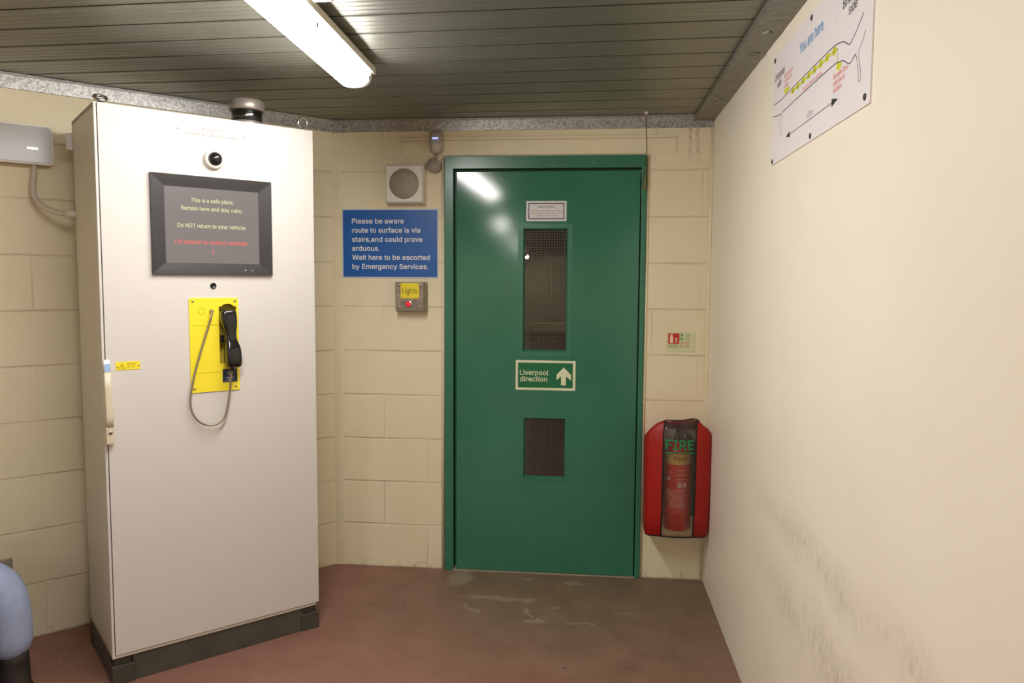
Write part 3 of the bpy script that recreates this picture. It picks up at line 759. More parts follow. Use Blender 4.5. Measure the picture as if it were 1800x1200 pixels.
def spline(pts, n=8):
    """Catmull-Rom through points"""
    P = [Vector(p) for p in pts]
    out = []
    for i in range(len(P) - 1):
        a, b, c, d = P[max(i - 1, 0)], P[i], P[i + 1], P[min(i + 2, len(P) - 1)]
        for k in range(n):
            t = k / n
            out.append(.5 * ((2 * b) + (c - a) * t + (2 * a - 5 * b + 4 * c - d) * t * t + (3 * b - a - 3 * c + d) * t ** 3))
    out.append(P[-1])
    return out


def tag(o, label, cat, group=None):
    o['label'] = label
    o['category'] = cat
    if group:
        o['group'] = group
    return o


def thing(name, label, cat, loc, rotz=0.0, group=None):
    o = bpy.data.objects.new(name, None)
    o.empty_display_size = .1
    COL.objects.link(o)
    o.location = loc
    o.rotation_euler = (0, 0, rotz)
    return tag(o, label, cat, group)


def struct(o):
    o['kind'] = 'structure'
    return o


def screw(mb, x, z, y, r=.004, h=.0025):
    mb.lathe([(r, -.001), (r, h * .4), (r * .7, h), (0.0, h)], (x, y, z), 'y', 14)


def screws(parent, mat, pts, y, r=.004, h=.0025, name='screw'):
    """one mesh per screw head: pts are (x, z)"""
    for x, z in pts:
        b_ = MB()
        screw(b_, 0, 0, 0, r, h)
        b_.build(name, mat, parent, (x, y, z))


# shared materials
M_CREAM_B = block_wall('block_wall_back', 1.404, ((-.108, .012), (-.072, .014)))
M_CREAM_L = block_wall('block_wall_left', 1.317)
M_PLASTER = plaster_wall()
M_CREAM = pm('cream_paint', '#ece2c2', .5, 0, .5, 60, .04)
M_FLOOR = floor_paint()
M_DECK = deck_metal()
M_GALV = galvanised('galvanised_angle', '#9c9b97', '#d2d1ce', .36, 150, .75)
M_PLATE = galvanised('galvanised_plate', '#85837a', '#93918a', .5, 60, .7)
M_GREEN = gloss_paint('green_gloss', '#38785f', .095, .03)
M_GREEN_F = gloss_paint('green_gloss_frame', '#38785f', .25, .05)
M_CAB = pm('cabinet_grey', '#d4d0ca', .42, 0, .15, 500)
M_CABSIDE = pm('cabinet_side_grey', '#d2cbbd', .45, 0, .15, 500)
M_DARK = pm('dark_gap', '#14130f', .8)
M_PLINTH = pm('plinth_black', '#4c483f', .6, 0, .3, 90, .2)
M_WHITE = pm('white_plastic', '#e6e1d6', .4)
M_BLACK = pm('black_plastic', '#151515', .3, 0, .1, 300)
M_BEZEL = pm('bezel_charcoal', '#2f2d2d', .5, 0, .25, 700)
M_STEEL = pm('steel', '#b6b2a8', .3, 1.0)
M_CHROME = pm('chrome', '#d5d2cc', .15, 1.0)
M_YELLOW = pm('yellow_paint', '#f2df2e', .42, 0, .1, 400)
M_INK = pm('black_print', '#16161a', .6)
M_INKGREY = pm('grey_print', '#5c544e', .6)
M_WHITEPRINT = pm('white_print', '#f1eeea', .5)
M_RED = pm('red_print', '#c72418', .5)

# ------------------------------------------------------------------ the room
DOOR = (-1.310, -.3156, 2.1067)
# floor
struct(MB().box(X_LEFT - .2, .2, Y_REAR - .2, .16, -.15, 0).build('floor', M_FLOOR))
# back wall with the door opening
w = MB()
w.box(XC - .12, DOOR[0] + .012, 0, .16, 0, 2.42)
w.box(DOOR[1] - .012, .15, 0, .16, 0, 2.42)
w.box(DOOR[0] + .012, DOOR[1] - .012, 0, .16, DOOR[2] - .012, 2.42)
struct(w.build('wall_back', M_CREAM_B))
# right wall
struct(MB().box(0, .16, Y_REAR, .16, 0, 2.42).build('wall_right', M_PLASTER))
# splayed left wall in its own frame (local x runs right along the wall, y into it)
S_END = (XC - X_LEFT) / math.cos(TH)
struct(MB().box(-S_END - .1, 0.02, 0, .16, 0, 2.42).build('wall_left', M_CREAM_L, None, CORNER, TH))
YL = -S_END * math.sin(TH)
struct(MB().box(X_LEFT - .16, X_LEFT, Y_REAR, YL + .1, 0, 2.42).build('wall_far_left', M_CREAM_B))
struct(MB().box(X_LEFT - .16, .16, Y_REAR - .16, Y_REAR, 0, 2.42).build('wall_rear', M_CREAM_B))

# ceiling: re-entrant steel deck, flat pans with narrow slots every 165 mm
pitch = .1655
prof = []
y = .40
ph = -1.326 + pitch * 10.0
k = 0
yy0 = ph
while yy0 > Y_REAR - .4:
    # one pan from slot to slot (towards -y)
    prof += [(yy0 + .0045, CZ + .034), (yy0 - .0045, CZ + .034), (yy0 - .0045, CZ + .004), (yy0 - .0055, CZ + .0002), (yy0 - .0080, CZ - .0013),
             (yy0 - .0110, CZ - .0013), (yy0 - .0150, CZ - .0002), (yy0 - .018, CZ)]
    for c in (.050, .083, .116):
        prof += [(yy0 - c + .010, CZ), (yy0 - c + .006, CZ + .0009), (yy0 - c - .006, CZ + .0009), (yy0 - c - .010, CZ)]
    prof += [(yy0 - pitch + .013, CZ), (yy0 - pitch + .008, CZ + .0012), (yy0 - pitch + .0045, CZ + .006)]
    yy0 -= pitch
v = []
slope = -.030
for x in (X_LEFT - .3, .3):
    v += [(x, yy + slope * (x + .85), zz) for yy, zz in prof]
n = len(prof)
mb = MB()
mb.add(v, [(i, i + 1, n + i + 1, n + i) for i in range(n - 1)])
mb.box(X_LEFT - .3, .3, Y_REAR - .3, .3, CZ + .035, CZ + .10)
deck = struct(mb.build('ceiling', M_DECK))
deck.data.materials.append(pm('deck_slot_shade', '#3a3831', .9))  # shade inside the slots, put into the colour of their faces
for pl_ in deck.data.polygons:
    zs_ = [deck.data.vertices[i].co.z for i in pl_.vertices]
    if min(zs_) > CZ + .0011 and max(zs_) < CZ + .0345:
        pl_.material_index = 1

# galvanised angle where walls meet the deck
mb = MB()
mb.box(XC, -.001, -.006, 0, 2.2327, CZ - .001).box(XC, -.001, -.040, -.006, CZ - .005, CZ - .001)
struct(mb.build('trim_1', M_GALV, bevel=.0015))
mb = MB()
mb.box(-S_END, -.001, -.006, 0, 2.2327, CZ - .001).box(-S_END, -.015, -.040, -.006, CZ - .005, CZ - .001)
struct(mb.build('trim_2', M_GALV, None, CORNER, TH, bevel=.0015))
# steel flat along the right wall with bolt heads
plate = struct(MB().box(-.0975, -.0005, Y_REAR, -.007, 2.2660, CZ - .001).build('trim_3', M_PLATE, bevel=.002))
for x, yb, kind in ((-.046, -1.294, 4), (-.038, -1.068, 18), (-.056, -.442, 4), (-.05, -1.95, 18), (-.05, -2.7, 4)):
    if kind == 4:
        MB().prism([(x - .016, yb), (x, yb - .018), (x + .016, yb), (x, yb + .018)], 0, .005).build('bolt', M_PLATE, plate)
        ob = COL.objects[-1] if False else None
    else:
        MB().lathe([(.018, 2.2665), (.018, 2.2625), (.012, 2.2600), (0, 2.2600)], (x, yb, 0), 'z', 20).build('bolt', M_PLATE, plate)
for o in [c for c in plate.children if len(c.data.vertices) == 8]:
    # lay the square washers flat under the plate
    for vv in o.data.vertices:
        a = vv.co.copy()
        vv.co = (a.x, a.z, 2.2662 - a.y)
    bm = bmesh.new()
    bm.from_mesh(o.data)
    bmesh.ops.recalc_face_normals(bm, faces=bm.faces)
    bm.to_mesh(o.data)
    bm.free()
# painted fillet strips in the two corners, lintel above the door, mastic beside the frame
mb = MB()
mb.prism([(XC - .012, 0), (XC + .042, 0), (XC + .042, 2.232), (XC - .012, 2.232)], -.005, 0)
struct(mb.build('trim_4', M_CREAM, bevel=.003))
struct(MB().tube([(-.006, -.006, 0), (-.006, -.006, .9), (-.007, -.006, 1.7), (-.006, -.006, 2.232)], .009, 8).build('trim_5', M_CREAM))
struct(MB().box(-1.527, -.176, -.007, 0, 2.112, 2.1835).box(-1.527, -.176, -.011, 0, 2.1885, 2.2010).build('trim_6', M_CREAM, bevel=.002))
mb = MB()
mb.tube([(DOOR[0] - .010, -.002, 0), (DOOR[0] - .009, -.002, 1.2), (DOOR[0] - .010, -.002, 2.1)], .008, 8)
struct(mb.build('trim_7', M_CREAM))
struct(MB().tube([(DOOR[1] + .007, -.002, 0), (DOOR[1] + .008, -.002, 1.2), (DOOR[1] + .007, -.002, 2.1)], .007, 8).build('trim_8', M_CREAM))

# lobby behind the door, seen dimly through the wired glass
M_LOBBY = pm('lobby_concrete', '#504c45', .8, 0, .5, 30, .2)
struct(MB().box(-2.4, .8, 1.75, 1.9, -.1, 2.7).build('wall_lobby_end', M_LOBBY))
struct(MB().box(-2.5, -2.4, .16, 1.9, -.1, 2.7).build('wall_lobby_left', M_LOBBY))
struct(MB().box(.8, .9, .16, 1.9, -.1, 2.7).build('wall_lobby_right', M_LOBBY))
struct(MB().box(-2.5, .9, .16, 1.9, -.15, -.001).build('floor_lobby', M_LOBBY))
struct(MB().box(-2.5, .9, .16, 1.9, 2.6, 2.7).build('ceiling_lobby', M_LOBBY))

ll = bpy.data.lights.new('lobby_fill_light', 'POINT')  # added fill light without a fitting, brightens the lobby behind the glass
ll.energy = 40
ll.shadow_soft_size = .12
ll.color = (1, .95, .88)
lo = bpy.data.objects.new('lobby_fill_light', ll)
COL.objects.link(lo)
lo.location = (.2, .7, 2.45)
rl = MB()
rl.box(-2.3, .75, .62, .66, 1.205, 1.252)
hr = tag(rl.build('handrail', pm('rail_cream', '#dcd6be', .5)), 'pale handrail seen dimly through the tall glass of the green door', 'handrail')
for px in (-1.9, -.955, -.1):
    MB().box(px - .025, px + .025, .63, .65, 0, 1.206).build('post', MATS['rail_cream'], hr)

# ------------------------------------------------------------------ door
door = bpy.data.objects.new('door_1', None)
COL.objects.link(door)
door.location = (-.813, 0, 0)
struct(door)
DX = .813
fx0, fx1, fz1 = DOOR[0] + DX, DOOR[1] + DX, DOOR[2]
lx0, lx1, lz1 = -1.250 + DX, -.345 + DX, 2.032
mb = MB()
mb.prism([(fx0, 0), (-1.266 + DX, 0), (-1.266 + DX, 2.046), (-.3395 + DX, 2.046), (-.3395 + DX, 0), (fx1, 0), (fx1, fz1), (fx0, fz1)],
         -.016, .10)
mb.prism([(-1.266 + DX, 0), (-1.258 + DX, 0), (-1.258 + DX, 2.040), (-.3425 + DX, 2.040), (-.3425 + DX, 0), (-.3395 + DX, 0),
          (-.3395 + DX, 2.046), (-1.266 + DX, 2.046)], .034, .10)
mb.build('door_frame', M_GREEN_F, door, bevel=.003)
ap = [rect(-.913 + DX, -.695 + DX, 1.141, 1.751), rect(-.905 + DX, -.697 + DX, .497, .803)]
leaf = MB().prism(rect(lx0, lx1, .007, lz1), -.010, .032, ap).build('door_leaf', M_GREEN, door, bevel=.002)
for (x0, x1, z0, z1), wd in (((-.913, -.695, 1.141, 1.751), .027), ((-.905, -.697, .497, .803), .011)):
    x0 += DX
    x1 += DX
    b = MB().prism(rect(x0 - wd, x1 + wd, z0 - wd, z1 + wd), -.0125, -.0095, [rect(x0 - .002, x1 + .002, z0 - .002, z1 + .002)])
    # splayed reveal running in to the pane
    o4 = [(x0 - .002, z0 - .002), (x1 + .002, z0 - .002), (x1 + .002, z1 + .002), (x0 - .002, z1 + .002)]
    i4 = [(x0 + .006, z0 + .008), (x1 - .006, z0 + .008), (x1 - .006, z1 - .006), (x0 + .006, z1 - .006)]
    vv = [(p[0], -.0095, p[1]) for p in o4] + [(p[0], .010, p[1]) for p in i4]
    b.add(vv, [(i, (i + 1) % 4, 4 + (i + 1) % 4, 4 + i) for i in range(4)])
    bead = b.build('glazing_bead', M_GREEN_F, leaf)
    if wd > .02:
        screws(leaf, M_GREEN_F, [(px, pz) for px in (x0 - wd * .5, x1 + wd * .5) for pz in (z0 + .02, (z0 + z1) / 2, z1 - .02)], -.0125, .0032, .0015)
    pane = MB().box(x0, x1, .011, .014, z0, z1).build('glass_pane', glass_mat('wired_glass_%d' % round(z0 * 10), '#cfcdc6', 1.6, .015), leaf)
    g = MB()
    step = .0127
    i = 0
    while x0 + step * i < x1:
        g.box(x0 + step * i - .0005, x0 + step * i + .0005, .0088, .0096, z0, z1)
        i += 1
    i = 0
    while z0 + step * i < z1:
        g.box(x0, x1, .0096, .0104, z0 + step * i - .0005, z0 + step * i + .0005)
        i += 1
    g.build('glass_wire', pm('wire', '#6f6b60', .5, .5), pane)
MB().box(-1.266 + DX, -.3395 + DX, -.014, .05, 0, .0055).build('door_sill', pm('sill_screed', '#a39684', .8, 0, .6, 60, .15), door)
screws(door, M_STEEL, [(-1.01 + DX, 2.071), (-.57 + DX, 2.071)], -.016, .004, .0015)

# ------------------------------------------------------------------ luminaires in a row down the room
M_LAMP = emitter('lit_diffuser', '#fff9f5', LAMP_STRENGTH)
M_LAMPEND = pm('diffuser_end_cap', '#e9e6e2', .35, emit='#fff6ea', estr=.25)
M_TRAY = pm('lamp_tray', '#e3dccb', .45)


def luminaire(y_end, length, label, cx, rot):
    t = thing('ceiling_light', label, 'ceiling light', (cx, y_end - length / 2, CZ), rot, 'fluorescent ceiling lights in a row')
    L2 = length / 2
    mb = MB()
    mb.prism([(-.070, -L2), (.070, -L2), (.070, L2), (-.070, L2)], 0, 1)
    mb2 = MB()
    # tray: shallow trough of cream plastic
    secs = []
    pr = [(-.040, 0), (-.052, -.006), (-.066, -.012), (-.073, -.018), (-.073, -.042), (.073, -.042), (.073, -.018), (.066, -.012), (.052, -.006), (.040, 0)]
    vv = [(x, yy, z) for yy in (-L2, L2) for x, z in pr]
    m = len(pr)
    mb2.add(vv, [(i, (i + 1) % m, m + (i + 1) % m, m + i) for i in range(m)] + [list(range(m))[::-1], [m + i for i in range(m)]])
    mb2.build('tray', M_TRAY, t, bevel=.002)
    # diffuser: rounded trough, lit body and paler end caps
    arc = [(.060 * math.copysign(abs(math.cos(a)) ** .75, math.cos(a)), -.042 - .054 * abs(math.sin(a)) ** .8)
           for a in [PI * i / 16 for i in range(17)]]
    e = L2 - .035
    d = MB()
    vv = [(x, yy, z) for yy in (-e, e) for x, z in arc]
    m = len(arc)
    d.add(vv, [(i, m + i, m + i + 1, i + 1) for i in range(m - 1)], True)
    d.build('diffuser', M_LAMP, t)
    for sgn in (-1, 1):
        c = MB()
        vv, fs = [], []
        st = [(e, 1.0), (e + .016, .995), (e + .025, .95), (e + .030, .86), (e + .032, .7)]
        for yy, sca in st:
            vv += [(x * (1 if sca > .9 else sca + .1), sgn * yy, -.042 + (z + .042) * sca) for x, z in arc]
        for j in range(len(st) - 1):
            for i in range(m - 1):
                q = (j * m + i, (j + 1) * m + i, (j + 1) * m + i + 1, j * m + i + 1)
                fs.append(q if sgn > 0 else q[::-1])
        fs.append([(len(st) - 1) * m + i for i in range(m)][::-sgn])
        c.add(vv, fs, True)
        c.build('end_cap', M_LAMPEND, t)
    for k in range(4):
        yy = L2 - .045 - k * (length - .09) / 3
        for sx in (-1, 1):
            cl = MB()
            cl.lathe([(.0085, .0), (.0085, .003), (.006, .0045), (0, .0045)], (0, 0, 0), 'y', 14)
            o = cl.build('clip', M_STEEL, t, (sx * .0588, yy, -.064), -PI / 2 if sx < 0 else PI / 2)
    return t


luminaire(-.985, 1.80, 'lit white fluorescent ceiling light nearest the cabinet, running out of the top edge', -1.437, math.radians(1.2))
for k_, ye in enumerate((-4.9, -8.8, -12.7, -16.6)):
    luminaire(ye, 1.80, 'lit fluorescent ceiling light behind the camera, %s in the row after the nearest' % ('first', 'second', 'third', 'last')[k_],
              -1.40 + .0535 * (ye - .9), -.0535)

jb = thing('junction_box', 'small cream junction box on the ceiling beside the fluorescent light at the top edge', 'junction box', (-1.320, -1.775, CZ))
MB().box(-.032, .032, -.065, .065, -.040, 0).build('box_body', M_TRAY, jb, bevel=.008, seg=3)
jl = MB().box(-.028, .028, -.060, .060, -.045, -.039).build('lid', M_TRAY, jb, bevel=.003)

# pull cord
pc = thing('pull_cord', 'olive pull cord hanging from the ceiling over the top right corner of the green door', 'pull cord', (-.330, -.105, CZ))
MB().lathe([(.009, 0), (.009, -.006), (.005, -.012), (0, -.012)], (0, 0, 0), 'z', 16).build('ceiling_eye', M_WHITE, pc)
pts = spline([(0, 0, -.010), (.001, .012, -.06), (.008, .055, -.12), (.011, .078, -.20), (.008, .078, -.27)], 8)
MB().tube(pts, .0022, 8).build('cord', pm('cord_olive', '#6a5f2e', .8), pc)
MB().loft([(-.355, .003, .078, .0045, .0045, 2), (-.345, .003, .078, .0075, .0075, 2), (-.30, .006, .078, .006, .006, 2), (-.262, .008, .078, .003, .003, 2)], 14).build('toggle', pm('toggle_olive', '#77703f', .5), pc)

# ------------------------------------------------------------------ back wall devices
# blue notice
sg = thing('notice_sign', 'blue rectangular sign with white text telling people to wait for escort', 'sign', (-1.592, 0, 1.504))
MB().box(-.2485, .2485, -.004, 0, 0, .3475).build('backing_plate', pm('sign_white_edge', '#ccd3da', .4), sg, bevel=.001)
MB().box(-.243, .243, -.0048, -.0035, .0055, .342).build('blue_face', pm('sign_blue', '#1d5fae', .35, 0, .05, 300), sg)
tx = MB()
b0 = 1.7785 - 1.504
for i, (s, xe) in enumerate((('Please be aware', -1.520), ('route to surface is via', -1.436), ('stairs,and could prove', -1.424), ('arduous.', -1.645),
                             ('Wait here to be escorted', -1.387), ('by Emergency Services.', -1.395))):
    tx.text(s, -1.788 + 1.592, xe + 1.592, b0 - .0457 * i, .0255, -.0051, .018)
tx.build('lettering', M_WHITEPRINT, sg)

# loudspeaker
sp = thing('wall_speaker', 'square white wall speaker with round grille above the blue sign', 'speaker', (-1.503, 0, 1.968))
mb = MB()
mb.add([(-.096, 0, -.095), (.096, 0, -.095), (.096, 0, .095), (-.096, 0, .095), (-.096, -.052, -.095), (.096, -.052, -.095), (.096, -.052, .095), (-.096, -.052, .095),
        (-.090, -.066, -.089), (.090, -.066, -.089), (.090, -.066, .089), (-.090, -.066, .089)],
       [(0, 1, 5, 4), (1, 2, 6, 5), (2, 3, 7, 6), (3, 0, 4, 7), (4, 5, 9, 8), (5, 6, 10, 9), (6, 7, 11, 10), (7, 4, 8, 11), (8, 9, 10, 11), (3, 2, 1, 0)])
mb.build('housing', M_WHITE, sp, bevel=.004, seg=3)
t = NT('speaker_mesh')
vo = t.n('ShaderNodeTexVoronoi', feature='F1')
vo.inputs['Scale'].default_value = 330
t.l(t.coords(), vo.inputs['Vector'])
t.bsdf(t.ramp(vo.outputs['Distance'], [(.25, lin('#5c564a')), (.5, lin('#9c9483'))]), .5, .2)
MB().lathe([(.074, .0655), (.074, .068), (.071, .0695), (.05, .071), (0.0, .0725)], (0, 0, 0), 'y', 48).build('grille', t.m, sp)

# motion sensor with round conduit box under it
pr_ = thing('motion_sensor', 'small rounded motion sensor with a blue lit strip above the left door corner', 'sensor', (-1.348, 0, 2.118))
mb = MB()
mb.loft([(0.0, 0, -.026, .012, .018, 3), (.006, 0, -.028, .025, .024, 3), (.03, 0, -.030, .033, .029, 3), (.075, 0, -.028, .033, .028, 3), (.105, 0, -.022, .030, .022, 3), (.117, 0, -.016, .018, .014, 3)], 28)
mb.build('housing', pm('sensor_body', '#b9b1a4', .4), pr_)
MB().loft([(.010, 0, -.036, .020, .020, 2.5), (.035, 0, -.038, .026, .0235, 2.5), (.058, 0, -.036, .025, .0225, 2.5)], 24).build('lens', pm('sensor_lens', '#cfc8bb', .25), pr_)
MB().box(-.014, .014, -.0590, -.050, .067, .074).build('led_or_glint', emitter('led_blue', '#8f9cff', 2.2), pr_)
cb_ = thing('conduit_box', 'round grey conduit box under the motion sensor', 'conduit box', (-1.363, 0, 2.062))
M_CBX = pm('conduit_grey', '#a1988c', .5, 0, .1, 200, .05)
MB().lathe([(.036, 0), (.036, .026), (.034, .029), (.0, .030)], (0, 0, 0), 'y', 30).build('box_body', M_CBX, cb_)
MB().tube([(.006, -.016, .030), (.010, -.016, .058)], .009, 14).build('conduit_stub', M_CBX, cb_)
MB().tube([(-.034, -.016, -.002), (-.050, -.016, -.004)], .010, 14).build('spout', M_CBX, cb_)
screws(cb_, M_STEEL, [(-.020, .012), (.014, -.024)], -.0295)

# light switch box
ls = thing('light_switch', 'metal switch box with yellow Lights label and red button below the blue sign', 'switch', (-1.476, 0, 1.336))
M_ZINC = galvanised('zinc_box', '#84796a', '#a09583', .45, 60, .35)
MB().box(-.076, .076, -.046, 0, 0, .149).build('box_body', M_ZINC, ls, bevel=.004)
lid = MB().box(-.076, .070, -.060, -.046, .002, .149).build('lid', M_ZINC, ls, bevel=.004)
screws(ls, M_STEEL, [(px, pz) for px in (-.056, .050) for pz in (.020, .131)], -.060, .0065, .003)
lb = MB().box(-.048, .046, -.0615, -.0595, .067, .143).build('yellow_label', M_YELLOW, ls, bevel=.0006)
MB().text('Lights', -.040, .036, .092, .027, -.0618, -.004).build('lettering', M_INK, lb)
screws(lb, pm('brass', '#8d7c30', .4, .8), [(px, pz) for px in (-.043, .041) for pz in (.072, .138)], -.0615, .0022, .001)
MB().lathe([(.017, 0), (.017, .006), (.014, .008)], (-.004, -.060, .039), 'y', 24).build('button_bezel', M_CHROME, ls)
MB().lathe([(.0125, 0), (.0125, .010), (.010, .016), (.005, .019), (0, .0195)], (-.007, -.062, .039), 'y', 24).build('button', pm('lit_red', '#c8102a', .25, emit='#ff2038', estr=.55), ls)

# staff notice on the door
sn = thing('staff_notice', 'small white staff notice with navy border near the top of the green door', 'notice', (-.8015, -.010, 1.788))
MB().box(-.0995, .0995, -.0012, 0, 0, .0985).build('notice_plate', pm('notice_white', '#dcdad8', .4), sn)
MB().frame(-.0885, .0885, .010, .0885, .0042, -.0016, -.0010).build('border', pm('navy_print', '#23264f', .5), sn)
tx = MB()
tx.text('Staff Notice', -.042, .042, .0655, .0110, -.0014, .004, .1)
for i, (s, hw) in enumerate((('Please notify PMR ext 8631', .077), ('when leaving refuge so that', .079), ('system can be reset', .058))):
    tx.text(s, -hw, hw, .0480 - i * .0120, .0068, -.0014, -.004)
tx.build('lettering', pm('dim_print', '#55505a', .6), sn)

# direction sign on the door
ds = thing('direction_sign', 'green and cream direction sign with white arrow in the middle of the green door', 'sign', (-.798, -.010, .947))
M_LUM = pm('luminous_cream', '#e3e6c4', .45)
MB().box(-.150, .150, -.002, 0, 0, .150).build('sign_plate', M_LUM, ds, bevel=.0006)
MB().box(-.1385, .1365, -.0026, -.0018, .0125, .1385).build('green_face', pm('sign_green', '#0d6b40', .4), ds)
tx = MB()
tx.text('Liverpool', -.1285, .0145, .0765, .0255, -.0029, .016)
tx.text('direction', -.1275, .0090, .0445, .0255, -.0029, .016)
tx.build('lettering', M_LUM, ds)
MB().poly([(.078, .027), (.103, .027), (.103, .0715), (.128, .0520), (.128, .0800), (.0915, .1170), (.0555, .0800), (.0555, .0520), (.078, .0715)], -.0030).build('arrow', M_LUM, ds)

# extinguisher instruction sign
es = thing('extinguisher_sign', 'small pale instruction sign with red extinguisher symbol right of the door', 'sign', (-.1345, 0, 1.1495))
MB().box(-.070, .070, -.002, 0, 0, .098).build('sign_plate', pm('sign_pale_green', '#d9dcae', .4), es, bevel=.0005)
MB().box(-.0605, -.0065, -.0026, -.0018, .0405, .0910).build('red_panel', M_RED, es)
sy = MB()
sy.poly([(-.052, .0440), (-.0365, .0440), (-.0365, .0745), (-.0395, .0780), (-.0420, .0795), (-.0420, .0830), (-.0375, .0830), (-.0375, .0860), (-.0480, .0870), (-.0545, .0815), (-.0530, .0805), (-.0465, .0830),
         (-.0465, .0795), (-.049, .0780), (-.052, .0745)], -.0029)
for k, xo in enumerate((0, .004, .008)):
    sy.ribbon([(-.0265 + xo, .0700), (-.0245 + xo, .0640), (-.0275 + xo, .0600), (-.0250 + xo, .0540), (-.0275 + xo, .0500)], .0022, -.0029)
sy.ribbon([(-.026, .0470), (-.0130, .0455)], .002, -.0029)
sy.build('symbols', pm('symbol_cream', '#f2e3bd', .5), es)
tx = MB()
tx.frame(-.0620, -.0085, .0195, .0370, .0009, -.0027, -.0019)
tx.text('FOAM SPRAY', -.0570, -.0140, .0255, .0062, -.0026, .01)
tx.build('lettering', pm('brown_print', '#5f4a22', .6), es)
gr, rd = MB(), MB()
for k, zc in enumerate((.0845, .0660)):
    gr.poly(rect(.0000, .0055, zc - .0065, zc + .0065), -.0026)
    gr.poly(rect(.0075, .0130, zc - .0065, zc - .001), -.0026)
    for q in range(3):
        gr.poly(rect(.0225, .0420 + .004 * ((q + k) % 2), zc + .003 - q * .0045, zc + .0042 - q * .0045), -.0026)
for k, zc in enumerate((.0460, .0275)):
    rd.prism(circ(.0062, zc, .0073, 20), -.0027, -.0019, [circ(.0062, zc, .0058, 20)])
    rd.ribbon([(.0015, zc + .004), (.0110, zc - .004)], .0014, -.0027)
    for q in range(3):
        rd.poly(rect(.0205, .0450 - .004 * ((q + k) % 2), zc + .004 - q * .0045, zc + .0054 - q * .0045), -.0026)
gr.build('green_print', pm('sign_print_green', '#2f8a5a', .5), es)
rd.build('red_print', pm('sign_print_red', '#c5622f', .5), es)

# ------------------------------------------------------------------ fire extinguisher in its cover
XE = -.152
fe = thing('fire_extinguisher', 'red foam extinguisher with cream band seen through the clear window of its cover', 'fire extinguisher', (XE + .004, -.108, .300))
M_EXR = pm('extinguisher_red', '#d02c1c', .25)
R = .066
MB().lathe([(0.0, 0), (.058, 0), (R, .008), (R, .375), (.060, .398), (.046, .415), (.030, .424), (.022, .428), (0, .428)], (0, 0, 0), 'z', 40).build('cylinder', M_EXR, fe)
def wrap(mb, rad, z0, z1, a0, a1, n=20):
    vv = []
    for i in range(n + 1):
        a = a0 + (a1 - a0) * i / n
        for z in (z0, z1):
            vv.append((rad * math.sin(a), -rad * math.cos(a), z))
    mb.add(vv, [(2 * i, 2 * i + 2, 2 * i + 3, 2 * i + 1) for i in range(n)], True)
def wraptext(mb, s, rad, half, base, cap, bold=.0, cen=0.0):
    q = MB().text(s, -half + cen, half + cen, base, cap, 0, bold)
    vv = [(rad * math.sin(x / rad), -rad * math.cos(x / rad), z) for x, _, z in q.v]
    mb.add(vv, q.f)
b = MB()
wrap(b, R + .0004, .325, .374, -1.5, 1.5)
lbp = b.build('foam_band', pm('foam_cream', '#cfae62', .4), fe)
b = MB()
wraptext(b, 'FOAM', R + .0014, .031, .343, .022, .02, .006)
b.build('lettering', pm('foam_red', '#96331c', .5), lbp)
b = MB()
wrap(b, R + .0004, .085, .318, -1.15, 1.15)
lb2 = b.build('instruction_label', pm('label_red', '#cc3322', .3), fe)
b = MB()
for i in range(3):
    wrap(b, R + .0012, .296 - i * .0215, .2985 - i * .0215, -.25, .52, 8)
wrap(b, R + .0012, .214, .239, -.08, .20, 5)
wrap(b, R + .0012, .214, .239, .30, .56, 5)
wrap(b, R + .0012, .246, .262, -.92, -.62, 5)
wrap(b, R + .0012, .285, .288, -.95, -.55, 5)
for i in range(12):
    wrap(b, R + .0012, .201 - i * .0075, .2032 - i * .0075, -.95 + (.2 if i > 6 else 0), .55 - .11 * (i % 3), 10)
b.build('label_print', pm('label_white', '#dcbdb0', .5), lb2)
MB().box(-.02, .02, .060, .108, .30, .36).build('wall_bracket', M_STEEL, fe)
MB().loft([(.425, 0, 0, .020, .020, 2), (.450, 0, 0, .019, .019, 2), (.470, 0, 0, .015, .017, 2)], 18).build('valve', M_STEEL, fe)
hd = MB()
hd.tube(spline([(.0, .020, .470), (.0, -.010, .480), (.004, -.050, .476), (.006, -.074, .455)], 6), [.012] * 19, 10)
hd.tube(spline([(.0, .010, .462), (.0, -.020, .458), (.004, -.060, .440)], 6), [.009] * 13, 10)
hd.build('handle', M_BLACK, fe)
MB().tube(spline([(.02, .0, .455), (.060, .01, .440), (.080, .012, .38), (.081, .012, .15), (.078, .010, .06)], 6), .010, 10).build('hose', M_BLACK, fe)
b = MB()
b.lathe([(.012, 0), (.012, .004), (.0, .005)], (.022, -.012, .456), 'y', 16)
b.build('pressure_gauge', M_WHITE, fe)

cv = thing('extinguisher_cover', 'red cover with clear front window and black piping on the wall right of the door', 'extinguisher cover', (XE, 0, .280))
M_COVER = pm('cover_red_fabric', '#a8130d', .5, 0, .3, 260, .08)
M_VINYL = glass_mat('clear_vinyl', '#fbf9f4', .8, .12, .955)
M_PIPING = pm('piping_black', '#16110f', .6)
